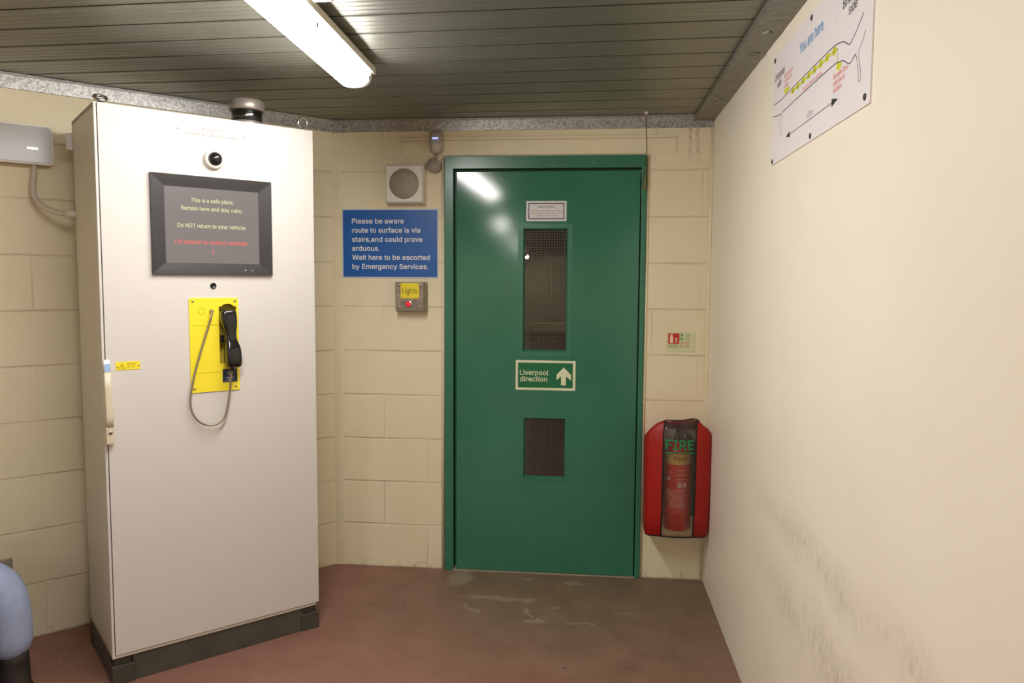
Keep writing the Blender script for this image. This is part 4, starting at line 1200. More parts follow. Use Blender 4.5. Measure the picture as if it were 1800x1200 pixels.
# horizontal sections: (z, half width, depth, centre shift, window half width)
SECS = [(.000, .144, .184, -.004, .073), (.008, .150, .194, -.003, .074), (.12, .152, .200, -.001, .075), (.30, .154, .203, .0, .076), (.44, .155, .203, .0, .076),
        (.500, .153, .199, .0, .076), (.530, .136, .193, .003, .075), (.550, .112, .188, .005, .074), (.562, .094, .182, .006, .072)]
def usect(z, hw, dp, cx, ww):
    """points round the front from the wall on the left to the wall on the right"""
    side = [(-hw * .93, 0.0), (-hw * .99, -dp * .30), (-hw, -dp * .62), (-hw * .985, -dp * .86), (-hw * .90, -dp * .955), (-ww - .004, -dp * .992), (-ww, -dp)]
    win = [(-ww + 2 * ww * i / 8, -dp - .010 * math.sin(PI * i / 8)) for i in range(1, 8)]
    P = side + win + [(-x, y) for x, y in side[::-1]]
    drop = .075 if z > .52 else .05 if z > .49 else 0
    return [(x + cx, y, z - drop * (1 - min(1, -y / dp)) + (.006 * math.sin(x * 34 + .5) if z > .54 else 0)) for x, y in P]
G = [usect(*s) for s in SECS]
def panel(j0, j1, close_bottom=False):
    mb = MB()
    vv = [G[i][j] for i in range(len(G)) for j in range(j0, j1 + 1)]
    m = j1 - j0 + 1
    mb.add(vv, [(i * m + j, i * m + j + 1, (i + 1) * m + j + 1, (i + 1) * m + j) for i in range(len(G) - 1) for j in range(m - 1)], True)
    return mb
NP = len(G[0])
WJ = (6, NP - 7)
lp = panel(0, WJ[0])
lp2 = panel(WJ[1], NP - 1)
top = MB()
top.add([(x, y, z) for x, y, z in G[-1]] + [(x * .9, -.0, .487) for x, y, z in G[-1]], [(j, j + 1, NP + j + 1, NP + j) for j in range(NP - 1)], True)
for m_, nm in ((lp, 'side_panel'), (lp2, 'side_panel'), (top, 'top_panel')):
    o = m_.build(nm, M_COVER, cv)
    sd = o.modifiers.new('sol', 'SOLIDIFY')
    sd.thickness = .002
    sd.offset = -1
o = panel(*WJ).build('clear_window', M_VINYL, cv)
for j in WJ:
    MB().tube([G[i][j] for i in range(len(G))], .0035, 8).build('piping', M_PIPING, cv)
MB().tube([(x, y, z) for x, y, z in G[0]], .0035, 8).build('piping', M_PIPING, cv)
MB().tube([(x, y, z + .001 + .004 * math.cos(j * .9)) for j, (x, y, z) in enumerate(G[-1])], .003, 8).build('piping', M_PIPING, cv)
b = MB()
q = MB().text('FIRE', -.066, .066, .428, .048, 0, .03)
def on_window(mb, q, off=.004):
    for_v = []
    for x, _, z in q.v:
        zz = min(max(z, 0), .56)
        for k in range(len(SECS) - 1):
            if SECS[k][0] <= zz <= SECS[k + 1][0]:
                f = (zz - SECS[k][0]) / (SECS[k + 1][0] - SECS[k][0])
                dp = SECS[k][2] * (1 - f) + SECS[k + 1][2] * f
                ww = SECS[k][4] * (1 - f) + SECS[k + 1][4] * f
        for_v.append((x, -dp - .012 * math.sin(PI * min(1, max(0, (x + ww) / (2 * ww)))) - off, z))
    mb.add(for_v, q.f)
on_window(b, q)
q = MB()
q.add([(x, 0, z) for z in (.408, .415) for x in [-.066 + .132 * i / 10 for i in range(11)]], [(i, i + 1, i + 12, i + 11) for i in range(10)])
on_window(b, q)
b.build('lettering', pm('cover_green_print', '#1f7a4c', .5), cv)

# ------------------------------------------------------------------ control cabinet
def cab_pt(u, o, z=0.0):
    """point on the splayed wall frame: u from the cabinet's left edge, o out from the wall"""
    return CORNER + DIR_L * (1.1844 - u) + NRM_L * o + Vector((0, 0, z))


FRONT = .6326
DEP = .4467
cabinet = thing('control_cabinet', 'tall white freestanding control cabinet with a full height door against the left wall', 'cabinet', cab_pt(.4, FRONT - DEP / 2), TH)
YF = -DEP / 2            # front plane, local
HW = .3994
bd = MB()
bd.box(-HW, -HW + .018, YF + .026, DEP / 2, .1016, 2.100)
bd.box(HW - .018, HW, YF + .026, DEP / 2, .1016, 2.100)
bd.box(-HW, HW, DEP / 2 - .02, DEP / 2, .1016, 2.100)
bd.box(-HW, HW, YF + .026, DEP / 2, 2.082, 2.100)
bd.box(-HW, HW, YF + .026, DEP / 2, .1016, .120)
bd.build('body', M_CABSIDE, cabinet, bevel=.002)
MB().box(-HW + .004, HW - .012, YF + .004, YF + .030, .1016, .1115).build('bottom_rail', M_CABSIDE, cabinet, bevel=.001)
MB().frame(-HW + .002, HW - .004, .112, 2.098, .03, YF + .0215, YF + .028).build('door_seal', M_DARK, cabinet)
hx = (.407 - .4, .472 - .4)
arch = [(hx[0], 1.165), (hx[1], 1.165), (hx[1], 1.386)] + [((hx[0] + hx[1]) / 2 + .0215 * math.cos(PI * i / 10), 1.386 + .010 * math.sin(PI * i / 10)) for i in range(11)] + [(hx[0], 1.386)]
cdoor = MB().prism(rect(-HW + .0115, HW, .1145, 2.0985), YF, YF + .021, [arch]).build('cabinet_door', M_CAB, cabinet, bevel=.002)
MB().box(-HW, -HW + .0085, YF + .001, YF + .024, .1030, 2.0985).build('edge_strip', M_CAB, cabinet, bevel=.001)
# plinth
pl = MB()
pl.box(-HW + .070, HW - .070, YF + .010, DEP / 2 - .01, 0, .1016)
pl.build('plinth', M_PLINTH, cabinet, bevel=.002)
for sx in (-1, 1):
    cpl = MB()
    a, c = sorted((sx * (HW + .002), sx * (HW - .076)))
    cpl.prism(rect(a, c, 0, .070), YF + .003, YF + .08)
    cpl.prism(rect(a + .008, c - .008, .070, .1016), YF + .018, YF + .08)
    MB().prism(rect(a, c, 0, .1016), DEP / 2 - .08, DEP / 2 - .005).build('plinth_foot', pm('plinth_corner', '#454138', .55, 0, .3, 70, .15), cabinet, bevel=.003)
    cpl.build('plinth_corner', pm('plinth_corner', '#454138', .55, 0, .3, 70, .15), cabinet, bevel=.003)
    MB().box(*sorted((sx * HW, sx * (HW - .02))), YF + .07, DEP / 2 - .07, 0, .1016).build('plinth_side', M_PLINTH, cabinet)
# handle with lock
X0 = -.4
hn = MB()
hn.loft([(.962, X0 + .0140, YF - .020, .0125, .010, 5), (1.00, X0 + .0135, YF - .020, .0120, .010, 5), (1.10, X0 + .0115, YF - .020, .0110, .010, 5), (1.160, X0 + .0110, YF - .020, .0110, .010, 5)], 20)
hn.box(X0 + .002, X0 + .022, YF - .012, YF, .97, 1.155)
handle = hn.build('handle', pm('handle_beige', '#d6cbb2', .4), cabinet)
MB().prism(rect(X0 + .0005, X0 + .0270, .902, .966), YF - .030, YF).build('lock_housing', pm('handle_beige2', '#d3c8ae', .4), handle, bevel=.004)
MB().lathe([(.0065, 0), (.0065, .0022), (.005, .003), (0, .003)], (X0 + .0145, YF - .030, .944), 'y', 20).build('keyhole', M_STEEL, handle)
MB().lathe([(.0022, .003), (.0022, .0034), (0, .0034)], (X0 + .0145, YF - .030, .944), 'y', 12).build('key_slot', M_BLACK, handle)
MB().loft([(1.158, X0 + .0110, YF - .018, .0115, .011, 5), (1.195, X0 + .0110, YF - .016, .0110, .010, 5), (1.203, X0 + .0110, YF - .010, .009, .006, 5)], 20).build('handle_cap', M_WHITEPRINT, handle)
MB().prism(rect(X0 + .002, X0 + .020, 1.162, 1.190), YF - .0305, YF - .029).build('blue_sticker', pm('sticker_blue', '#9fc4ea', .3), handle)
# warning label
wl = MB().prism(rect(X0 + .043, X0 + .1235, 1.1625, 1.1920), YF - .0015, YF).build('warning_label', M_YELLOW, cabinet)
b = MB()
cx, cz = X0 + .0635, 1.1665
b.prism([(cx - .011, cz), (cx + .011, cz), (cx, cz + .019)], YF - .0019, YF - .0013, [[(cx - .0085, cz + .0014), (cx + .0085, cz + .0014), (cx, cz + .0160)]])
b.ribbon([(cx + .001, cz + .013), (cx - .0012, cz + .008), (cx + .0012, cz + .008), (cx, cz + .003)], .0014, YF - .0018)
b.text('WARNING', X0 + .080, X0 + .109, 1.1805, .0055, YF - .0018, .0)
b.text('230 VAC', X0 + .080, X0 + .106, 1.1705, .0055, YF - .0018, .0)
b.build('lettering', pm('olive_print', '#8d8226', .6), wl)
screws(wl, M_STEEL, [(X0 + .0485, 1.1735), (X0 + .1185, 1.1765)], YF - .0015, .0032)
# nameplate
npl = MB().prism(rect(X0 + .268, X0 + .530, 2.018, 2.066), YF - .001, YF).build('nameplate', pm('nameplate_white', '#dcd7cd', .42), cabinet)
b = MB()
b.text('REFUGE D', X0 + .362, X0 + .437, 2.0435, .0105, YF - .0013, .0)
b.text('COMMS & CONTROL PANEL', X0 + .296, X0 + .501, 2.0235, .0105, YF - .0013, .0)
b.build('lettering', M_INKGREY, npl)
screws(npl, M_STEEL, [(X0 + .275, 2.042), (X0 + .521, 2.042)], YF - .001, .0032)
# small black disc standing in for the hole under the monitor
b = MB()
b.lathe([(.0115, 0), (.0115, .003), (.009, .004), (.0075, .002), (0, .0015)], (X0 + .389, YF, 1.465), 'y', 24)
b.build('hole_disc', M_BLACK, cabinet)
# lifting eyes
for u, rz_ in ((.032, .0110), (.779, .0215)):
    e = MB()
    e.tube([(X0 + u + .0195 * math.cos(2 * PI * i / 24), YF + .05 + (.0215 - rz_) * 1.6 * math.sin(2 * PI * i / 24), 2.113 + rz_ + rz_ * math.sin(2 * PI * i / 24)) for i in range(25)], .0052, 12, caps=False)
    e.lathe([(.010, 2.100), (.010, 2.110), (.006, 2.114), (0, 2.114)], (X0 + u, YF + .05, 0), 'z', 16)
    e.build('lifting_eye', M_CHROME, cabinet)
MB().box(-HW - .022, -HW, DEP / 2 - .006, DEP / 2, 1.99, 2.055).build('wall_bracket', M_CAB, cabinet, bevel=.001)

# beacon on the cabinet roof
bc = thing('beacon', 'dark round beacon with a grey cap standing on the cabinet roof', 'beacon', cab_pt(.566, FRONT - .10, 2.100), TH)
MB().lathe([(.060, 0), (.062, .004), (.062, .014), (.058, .018), (0, .018)], (0, 0, 0), 'z', 36).build('base', pm('beacon_base', '#8f8880', .35, .3), bc)
MB().lathe([(.058, .016), (.060, .020), (.060, .062), (.058, .066), (0, .066)], (0, 0, 0), 'z', 36).build('lens', pm('beacon_lens', '#11120f', .12, coat=.6), bc)
MB().lathe([(.066, .060), (.068, .064), (.068, .094), (.064, .101), (.045, .105), (0, .106)], (0, 0, 0), 'z', 36).build('cap', pm('beacon_cap', '#8c847d', .32, .35), bc)

# dome camera on the cabinet door
dc = thing('dome_camera', 'small white dome camera with a black ball above the monitor', 'camera', cab_pt(.4, FRONT, 1.9405), TH)
MB().lathe([(.0365, 0), (.0365, .010), (.0345, .018), (.0290, .023), (.0265, .022), (.0, .018)], (0, 0, 0), 'y', 40).build('housing', M_WHITE, dc)
MB().sphere((.001, -.020, .001), .0262, (1, .92, 1), 28, 18).build('dome', pm('dome_black', '#17181a', .14, coat=.4), dc)

# monitor on the cabinet door
mo = thing('monitor', 'dark framed monitor with safe place message on the cabinet door', 'monitor', cab_pt(.395, FRONT, 1.507), TH)
W2 = .2225
fr = MB()
fr.prism(rect(-W2, W2, 0, .3665), -.014, 0, [rect(-W2 + .004, W2 - .004, .004, .3625)])
def ring(a, b, ya, yb):
    A = [(a[0], ya, a[2]), (a[1], ya, a[2]), (a[1], ya, a[3]), (a[0], ya, a[3])]
    B = [(b[0], yb, b[2]), (b[1], yb, b[2]), (b[1], yb, b[3]), (b[0], yb, b[3])]
    fr.add(A + B, [(i, (i + 1) % 4, 4 + (i + 1) % 4, 4 + i) for i in range(4)])
SI = (-.1745, .1740, .0430, .3240)
ring((-W2 + .004, W2 - .004, .004, .3625), (-.205, .205, .018, .3490), -.014, -.0120)
ring((-.205, .205, .018, .3490), SI, -.0120, -.0075)
ring(SI, SI, -.0075, -.0030)
fr.build('bezel', M_BEZEL, mo, bevel=.0008)
scn = MB().box(SI[0] - .002, SI[1] + .002, -.0035, -.001, SI[2] - .002, SI[3] + .002).build('screen', pm('lit_screen', '#2c2828', .35, emit='#a39894', estr=.52), mo)
def cu(u):
    return u - .395
b = MB()
b.text('This is a safe place.', cu(.3145), cu(.4725), 1.7775 - 1.507, .0150, -.0040, .010)
b.text('Remain here and stay calm.', cu(.2790), cu(.5045), 1.7465 - 1.507, .0150, -.0040, .010)
b.text('Do NOT return to your vehicle.', cu(.2640), cu(.5180), 1.6825 - 1.507, .0150, -.0040, .010)
b.build('pale_lettering', emitter('screen_text_pale', '#f4f2b8', 1.0), scn)
b = MB()
b.text('Lift receiver to contact controller.', cu(.2540), cu(.5260), 1.6215 - 1.507, .0150, -.0040, .012)
b.poly(rect(cu(.3895), cu(.3915), 1.590 - 1.507, 1.607 - 1.507), -.0041)
b.poly([(cu(.3865), 1.592 - 1.507), (cu(.3905), 1.585 - 1.507), (cu(.3945), 1.592 - 1.507)], -.0041)
b.build('red_lettering', emitter('screen_text_red', '#ff7468', 1.1), scn)
MB().box(cu(.506), cu(.513), -.0128, -.011, .0175, .0200).build('led_or_glint', emitter('led_amber', '#ffe9b0', 1.2), mo)
MB().box(cu(.533), cu(.540), -.0128, -.011, .0175, .0200).build('led_or_glint', emitter('led_green', '#cfe6c8', .9), mo)

# emergency telephone
tp = thing('emergency_telephone', 'yellow telephone panel with steel cord on the white cabinet door', 'telephone', cab_pt(.389, FRONT, 1.0585), TH)
def pu(u):
    return u - .389
def pz(z):
    return z - 1.0585
ph_arch = [(p[0] + .4 - .389, pz(p[1])) for p in arch]
plate_ = MB().prism(rrect(-.0915, .0920, 0, .3600, .006), -.004, 0, [ph_arch]).build('panel', M_YELLOW, tp, bevel=.001)
pk = MB()
ya, yb = 0.0, .034
n = len(ph_arch)
pk.add([(p[0], -.0035, p[1]) for p in ph_arch] + [(p[0], yb, p[1]) for p in ph_arch], [(i, n + i, n + (i + 1) % n, (i + 1) % n) for i in range(n)] + [[n + i for i in range(n)]])
pk.build('pocket', pm('pocket_yellow', '#c9b63a', .5), tp)
MB().box(pu(.409), pu(.425), -.004, .030, pz(1.245), pz(1.275)).build('hook_switch', M_BLACK, tp, bevel=.002)
for u0, z0, hh in ((.309, 1.3165, .0025), (.320, 1.1350, .0016)):
    MB().box(pu(u0), pu(.407), -.0056, -.0036, pz(z0), pz(z0) + hh).build('embossed_line', M_YELLOW, tp)
b = MB()
for i in range(8):
    a = 2 * PI * i / 8 + .39
    b.lathe([(.0018, 0), (.0018, .0003), (0, .0003)], (pu(.341) + .0118 * math.cos(a), -.004, pz(1.368) + .0118 * math.sin(a)), 'y', 10)
b.build('speaker_holes', M_INK, tp)
screws(tp, M_STEEL, [(pu(u), pz(z)) for u, z in ((.311, 1.4065), (.4675, 1.4070), (.3100, 1.0740), (.4655, 1.0730))], -.004, .0048, .003)
lbq = MB().box(pu(.4155), pu(.4715), -.0048, -.0035, pz(1.0905), pz(1.1430)).build('blue_label', pm('label_navy', '#18263f', .35), tp)
b = MB()
b.prism(circ(pu(.4440), pz(1.1265), .0085, 20), -.0053, -.0047, [circ(pu(.4440), pz(1.1265), .0055, 20)])
b.poly(rect(pu(.427), pu(.460), pz(1.1085), pz(1.1105)), -.0052)
b.poly(rect(pu(.431), pu(.456), pz(1.1020), pz(1.1033)), -.0052)
b.poly(rect(pu(.421), pu(.466), pz(1.0945), pz(1.0955)), -.0052)
b.build('label_print', pm('label_pale', '#cfd4dd', .5), lbq)
b = MB()
b.lathe([(.008, 0), (.008, .004), (.006, .007), (.0055, .010)], (pu(.378), -.004, pz(1.368)), 'y', 18)
b.build('cord_gland', M_STEEL, tp)
cpts = [(.378, -.016, 1.366), (.372, -.020, 1.345), (.358, -.016, 1.296), (.3310, -.014, 1.210), (.3045, -.014, 1.114), (.2905, -.016, 1.039), (.2945, -.018, .991),
        (.3150, -.020, .954), (.3500, -.022, .933), (.3880, -.025, .937), (.4150, -.028, .967), (.4310, -.032, 1.048), (.4350, -.036, 1.105), (.4405, -.040, 1.140)]
MB().tube(spline([(pu(u), yy, pz(z)) for u, yy, z in cpts], 8), .0040, 10).build('steel_cord', pm('cord_steel', '#a89f8d', .35, .9, .6, 900), tp)
hs = thing('telephone_handset', 'black handset hanging in the pocket of the yellow telephone panel', 'handset', cab_pt(.4405, FRONT, 1.150), TH)
b = MB()
b.loft([(.000, .006, -.036, .020, .018, 3.6), (.006, .006, -.036, .0285, .028, 4), (.030, .006, -.036, .0300, .031, 4), (.078, .005, -.034, .0290, .029, 4), (.094, .003, -.032, .0245, .021, 3.4),
        (.112, .001, -.031, .0200, .016, 3), (.136, .000, -.029, .0200, .016, 3), (.154, -.001, -.025, .0250, .021, 3.4), (.172, -.003, -.017, .0300, .029, 4), (.208, -.004, -.012, .0305, .031, 4),
        (.220, -.004, -.012, .0280, .027, 4), (.225, -.004, -.012, .019, .016, 3.4)], 36)
b.build('handle_grip', pm('handset_black', '#0f0f10', .22, coat=.3), hs, subsurf=1)
b = MB()
b.loft([(-.014, .000, -.040, .0075, .0075, 2), (.004, .002, -.038, .0085, .0085, 2)], 16)
b.build('cord_boot', M_BLACK, hs)

# ------------------------------------------------------------------ bulkhead lamp and its conduit on the left wall
bl = thing('wall_light', 'grey fronted wall light with rounded corners at the left edge', 'wall light', CORNER + Vector((0, 0, 2.016)) + DIR_L * 1.4225, TH)
MB().prism(rrect(-.178, .186, -.073, .074, .012), -.050, 0).build('housing', pm('bulkhead_rim', '#cfc6b5', .4), bl, bevel=.003)
MB().prism(rrect(-.182, .190, -.077, .078, .016), -.060, -.048).build('rim', pm('bulkhead_rim2', '#d9d1c1', .35), bl, bevel=.003, seg=3)
MB().prism(rrect(-.175, .183, -.070, .071, .014), -.0625, -.058).build('diffuser', pm('bulkhead_grey', '#8a8379', .22, 0, .03, 40), bl, bevel=.002)
MB().box(.100, .137, -.0640, -.0615, -.019, -.012).build('led_or_glint', emitter('glint_white', '#fbf6ff', 2.5), bl)  # glowing strip imitates the ceiling light's reflection on the glossy front
cd = thing('conduit_pipe', 'curved pale conduit from the wall light to the side of the cabinet', 'conduit', CORNER, TH)
cp = [(-1.296, -.030, 1.945), (-1.299, -.032, 1.90), (-1.304, -.036, 1.86), (-1.302, -.048, 1.815), (-1.282, -.075, 1.778), (-1.245, -.125, 1.752), (-1.205, -.185, 1.742), (-1.180, -.225, 1.740)]
MB().tube(spline(cp, 8), .0105, 14).build('tube', pm('conduit_pale', '#c6bcae', .45), cd)
MB().tube([(-1.212, -.175, 1.744), (-1.183, -.221, 1.740)], .0135, 16).build('collar', pm('conduit_collar', '#d5ccc0', .45), cd)

# ------------------------------------------------------------------ poster on the right wall
po = thing('route_poster', 'white escape route diagram poster screwed high on the right wall', 'poster', (0, -1.215, 1.868), -PI / 2)
MB().prism(rrect(0, .870, 0, .343, .003), -.004, 0).build('poster_sheet', pm('poster_white', '#f1ecee', .35), po)
pl1 = [(0.016, 0.190), (0.098, 0.186), (0.219, 0.189), (0.377, 0.191), (0.528, 0.193), (0.617, 0.193), (0.659, 0.188), (0.684, 0.183), (0.705, 0.174), (0.721, 0.165), (0.737, 0.165), (0.758, 0.173), (0.781, 0.185), (0.801, 0.197), (0.814, 0.206)]
pl2 = [(0.127, 0.143), (0.268, 0.146), (0.486, 0.148), (0.623, 0.148), (0.657, 0.144), (0.686, 0.139), (0.710, 0.129), (0.727, 0.121), (0.742, 0.120), (0.760, 0.126), (0.772, 0.129), (0.783, 0.114), (0.793, 0.086), (0.798, 0.062), (0.811, 0.064), (0.809, 0.082), (0.797, 0.109), (0.790, 0.129), (0.814, 0.145), (0.832, 0.163)]
pl3 = [(0.011, 0.153), (0.070, 0.145), (0.110, 0.142), (0.095, 0.125), (0.090, 0.108), (0.108, 0.078), (0.122, 0.078), (0.122, 0.102), (0.122, 0.126), (0.127, 0.142)]
b = MB()
PY = -.0046
b.ribbon(spline([(x, z, 0) for x, z in pl1], 4), .0022, PY)
b.ribbon(spline([(x, z, 0) for x, z in pl2[:11]], 4), .0022, PY).ribbon(pl2[10:], .0014, PY)
b.ribbon(pl3[:3], .0022, PY).ribbon(pl3[2:], .0013, PY)
b.ribbon([(.205, .0590), (.635, .0590)], .0016, PY)
b.poly([(.179, .0590), (.222, .0500), (.222, .0680)], PY)
b.poly([(.658, .0590), (.612, .0690), (.612, .0490)], PY)
b.text('Liverpool', .020, .136, .2600, .024, PY, -.004)
b.text('side', .050, .100, .2330, .022, PY, -.004)
b.text('Birkenhead', .672, .815, .2600, .024, PY, -.004)
b.text('side', .715, .770, .2330, .022, PY, -.004)
b.build('black_print', M_INK, po)
b = MB()
b.text('400m', .393, .455, .0660, .017, PY, -.01)
b.ribbon([(.170, .040), (.170, .075)], .0008, PY).ribbon([(.666, .040), (.666, .110)], .0008, PY)
b.ribbon([(.620, .050), (.620, .300)], .0006, PY).ribbon([(.222, .040), (.222, .240)], .0006, PY)
b.build('grey_print', pm('poster_grey', '#b5aeb0', .6), po)
b = MB()
b.text('You are here', .300, .520, .2640, .030, PY, .004)
b.ribbon([(.420, .255), (.300, .160)], .0007, PY)
b.build('blue_print', pm('poster_blue', '#6aaee8', .5), po)
b = MB()
for i, (s, x1) in enumerate((("Georges Dock", .236), ('staircase to', .222), ('surface', .190))):
    b.text(s, .137, x1, .2420 - i * .0155, .0115, PY, .0)
for i, (s, x1) in enumerate((('Morpeth Dock', .722), ('staircase to', .704), ('surface', .682))):
    b.text(s, .620, x1, .1120 - i * .0160, .0120, PY, .0)
b.text('Refuges below roadway', .345, .523, .1520, .0105, PY, -.006)
b.build('red_print', pm('poster_red', '#ec8681', .5), po)
b = MB()
b.ribbon([(.222, .179), (.638, .181)], .0060, PY)
b.ribbon([(.641, .181), (.644, .142)], .0035, PY)
for i in range(8):
    x = .232 + i * .0535
    b.poly([(x, .1720), (x + .022, .1720), (x + .022, .1900), (x, .1900)], PY)
b.poly([(.640, .1430), (.674, .1430), (.674, .1300), (.655, .1250), (.640, .1300)], PY)
b.poly([(.140, .2060), (.197, .2060), (.197, .1960), (.165, .1900), (.142, .1960)], PY)
b.build('yellow_print', pm('poster_yellow', '#d8d92c', .5), po)
for x, z in ((.412, .329), (.012, .329), (.015, .011), (.437, .013), (.842, .019), (.848, .329)):
    b = MB()
    b.lathe([(.0078, .003), (.0078, .0055), (.006, .0066), (.0045, .0060)], (x, 0, z), 'y', 18)
    b.build('screw_cap', pm('cap_dark', '#4a4640', .4, .5), po)

# ------------------------------------------------------------------ bench and seated person, mostly outside the left edge
bench = thing('bench', 'low grey slab bench along the left wall behind the blue jeans', 'bench', (-3.13, -3.2, 0))
y_front = -(1.4255) * math.sin(TH)
y_back = YL
slab = MB()
A = [(-2.908, y_front - .004), (X_LEFT + .002, y_back - .004), (X_LEFT + .002, -6.0), (-2.908, -6.0)]
vv = [(x + 3.13, y + 3.2, z) for z in (.311, .355) for x, y in A]
slab.add(vv, [(0, 1, 2, 3)[::1], (7, 6, 5, 4), (0, 4, 5, 1), (1, 5, 6, 2), (2, 6, 7, 3), (3, 7, 4, 0)])
slab.build('seat', pm('bench_grey', '#a1978c', .6, 0, .4, 80, .12), bench)
for yy in (-1.9, -3.2, -4.5, -5.8):
    lg = MB().box(-.17, .17, yy + 3.17, yy + 3.23, 0, .311)
    lg.build('support', M_PLINTH, bench)


def skin(name, verts, edges, radii, mat, parent, sub=2, root=0):
    me = bpy.data.meshes.new(name)
    me.from_pydata(verts, edges, [])
    o = bpy.data.objects.new(name, me)
    COL.objects.link(o)
    o.parent = parent
    me.materials.append(mat)
    sk = o.modifiers.new('skin', 'SKIN')
    sk.use_smooth_shade = True
    for i, r in enumerate(radii):
        r2 = r if isinstance(r, tuple) else (r, r)
        me.skin_vertices[0].data[i].radius = r2
        me.skin_vertices[0].data[i].use_root = (i == root)
    ss = o.modifiers.new('ss', 'SUBSURF')
    ss.levels = ss.render_levels = sub
    return o


pe = thing('person', 'person sitting on the low bench at the left edge, one light blue trouser knee showing', 'person', (-3.12, -1.52, 0))
M_SKIN = pm('skin', '#c99a80', .5, 0, .2, 120)
M_DENIM = denim()
M_JACKET = pm('jacket_navy', '#2a3140', .8, 0, .4, 90)
# body: head, neck, hands (one continuous surface inside the clothes)
bv = [(0, 0, .47), (-.03, 0, .70), (-.045, 0, .87), (-.030, 0, .965), (-.012, 0, 1.035), (.006, 0, 1.075), (-.002, 0, 1.135), (-.008, 0, 1.195), (-.010, 0, 1.225),
      (-.04, .165, .850), (.015, .222, .645), (.205, .160, .574), (.285, .145, .558),
      (-.04, -.165, .850), (.015, -.222, .645), (.205, -.160, .574), (.285, -.145, .558)]
be = [(0, 1), (1, 2), (2, 3), (3, 4), (4, 5), (5, 6), (6, 7), (7, 8), (2, 9), (9, 10), (10, 11), (11, 12), (2, 13), (13, 14), (14, 15), (15, 16)]
br = [(.10, .08), (.10, .08), (.09, .07), .056, (.060, .066), (.074, .086), (.092, .108), (.090, .105), (.055, .065), .030, .024, .030, (.040, .020), .030, .024, .030, (.040, .020)]
body = skin('body', bv, be, br, M_SKIN, pe)
for sy in (1, -1):
    for k, (ln, off) in enumerate(((.070, .027), (.080, .009), (.074, -.009), (.058, -.026))):
        p0 = (.300, sy * .145 + off, .561)
        skin('finger', [p0, (p0[0] + ln * .5, p0[1], .558), (p0[0] + ln, p0[1], .541)], [(0, 1), (1, 2)], [.0095, .0088, .0075], M_SKIN, body, 1)
    skin('thumb', [(.262, sy * .145 - sy * .026, .560), (.292, sy * .145 - sy * .050, .553), (.322, sy * .145 - sy * .054, .545)], [(0, 1), (1, 2)], [.012, .0105, .009], M_SKIN, body, 1)
FX = .091           # front of the face
skin('nose', [(FX - .010, 0, 1.128), (FX + .006, 0, 1.108), (FX + .014, 0, 1.088), (FX - .006, 0, 1.080)], [(0, 1), (1, 2), (2, 3)], [.008, .010, .013, .012], M_SKIN, body, 2)
for sy in (1, -1):
    MB().sphere((FX - .0125, sy * .031, 1.122), .0125, (.8, 1.15, .62), 18, 12).build('eye', pm('eye_white', '#d8d4cc', .2), body)
    MB().sphere((FX - .0035, sy * .031, 1.122), .0052, (.5, 1, 1), 14, 10).build('iris', pm('iris', '#3a2a1c', .2), body)
    MB().sphere((FX - .008, sy * .032, 1.140), .018, (.5, 1.1, .22), 16, 8).build('eyebrow', pm('hair_brown', '#3b2a1e', .8, 0, .6, 150), body)
    MB().sphere((-.010, sy * .079, 1.108), .028, (.55, .32, 1.1), 16, 12).build('ear', M_SKIN, body)
MB().sphere((FX - .010, 0, 1.052), .020, (.6, 1.15, .34), 18, 10).build('mouth', pm('lips', '#a8675a', .5), body)
hr_ = MB()
hr_.loft([(1.085, -.052, 0, .034, .058, 2.2), (1.115, -.044, 0, .048, .076, 2.2), (1.150, -.034, 0, .064, .088, 2.2), (1.168, -.018, 0, .088, .092, 2.2), (1.200, -.014, 0, .092, .092, 2.1), (1.228, -.014, 0, .080, .078, 2), (1.246, -.014, 0, .050, .048, 2), (1.252, -.014, 0, .015, .015, 2)], 32)
hr_.build('hair', pm('hair_brown', '#3b2a1e', .8, 0, .6, 150), body)
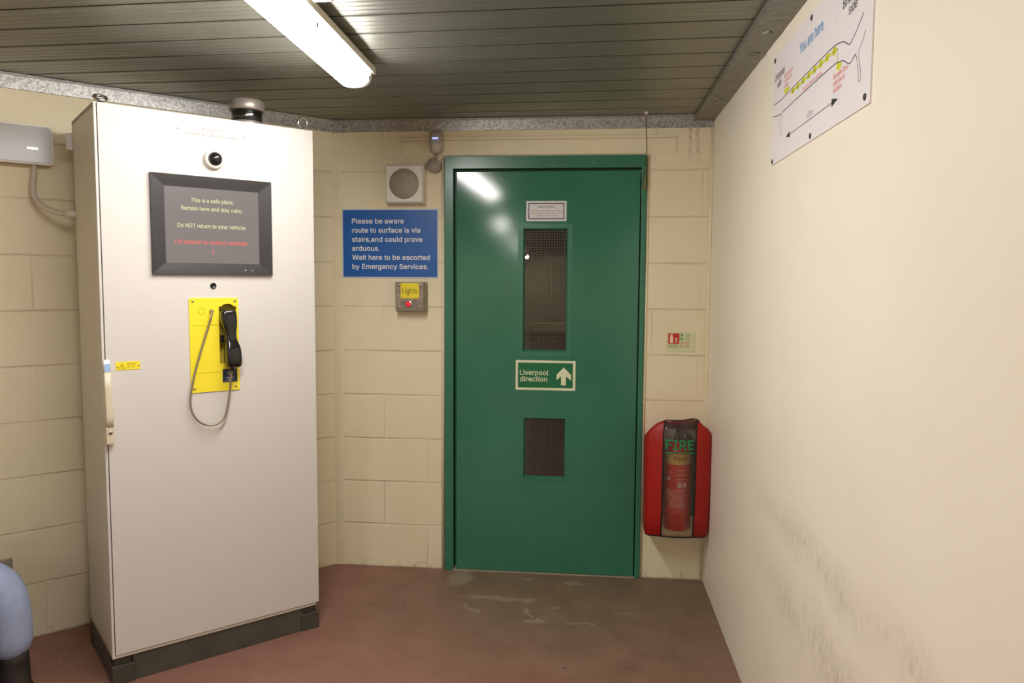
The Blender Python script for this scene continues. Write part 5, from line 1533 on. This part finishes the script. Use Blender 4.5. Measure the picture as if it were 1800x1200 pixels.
# jacket: torso and sleeves
jk = MB()
jk.loft([(.425, .006, 0, .140, .192, 2.7), (.500, -.002, 0, .136, .184, 2.6), (.620, -.018, 0, .118, .166, 2.4), (.740, -.036, 0, .122, .176, 2.4), (.820, -.044, 0, .116, .190, 2.4), (.870, -.044, 0, .104, .186, 2.3),
         (.905, -.042, 0, .088, .156, 2.2), (.930, -.038, 0, .074, .112, 2.1), (.950, -.034, 0, .066, .078, 2), (.985, -.030, 0, .062, .068, 2)], 44)
for sy in (1, -1):
    pts = spline([(-.044, sy * .120, .880), (-.044, sy * .180, .850), (-.022, sy * .208, .760), (.010, sy * .224, .650), (.050, sy * .214, .612), (.130, sy * .185, .588), (.205, sy * .160, .574)], 5)
    n_ = len(pts)
    jk.tube(pts, [.058 + .012 * math.sin(PI * min(1, i / 10)) - .018 * i / (n_ - 1) for i in range(n_)], 22)
jk.build('jacket', M_JACKET, pe)
# trousers: pelvis, thighs, shins
tv = [(0, 0, .455), (.05, .095, .452), (.22, .108, .450), (.40, .118, .442), (.488, .120, .422), (.522, .120, .360), (.522, .120, .270), (.524, .120, .145),
      (.05, -.095, .452), (.22, -.11, .450), (.40, -.125, .442), (.50, -.13, .420), (.520, -.13, .355), (.505, -.13, .26), (.500, -.13, .165)]
te = [(0, 1), (1, 2), (2, 3), (3, 4), (4, 5), (5, 6), (6, 7), (0, 8), (8, 9), (9, 10), (10, 11), (11, 12), (12, 13), (13, 14)]
tr_ = [(.13, .10), .093, .088, .080, .078, .074, .076, .082, .093, .088, .080, .078, .074, .076, .082]
trousers = skin('trousers', tv, te, tr_, M_DENIM, pe)
for sy, nm in ((.120, 1), (-.13, -1)):
    bt = MB()
    fx = .525 if nm > 0 else .495
    bt.loft([(.006, fx + .040, sy - .02, .140, .048, 2.6), (.018, fx + .040, sy - .02, .140, .048, 2.6), (.032, fx + .034, sy - .02, .130, .046, 2.6), (.046, fx + .000, sy - .01, .088, .048, 2.4), (.070, fx - .012, sy, .072, .052, 2.2),
             (.15, fx - .012, sy, .070, .054, 2.1), (.19, fx - .010, sy, .066, .054, 2)], 30)
    bo = bt.build('boot', pm('boot_dark', '#231c18', .6, 0, .3, 60), pe)
    MB().loft([(0.0, fx + .040, sy - .02, .143, .050, 2.6), (.012, fx + .040, sy - .02, .144, .051, 2.6)], 30, False).build('boot_sole', M_BLACK, bo)
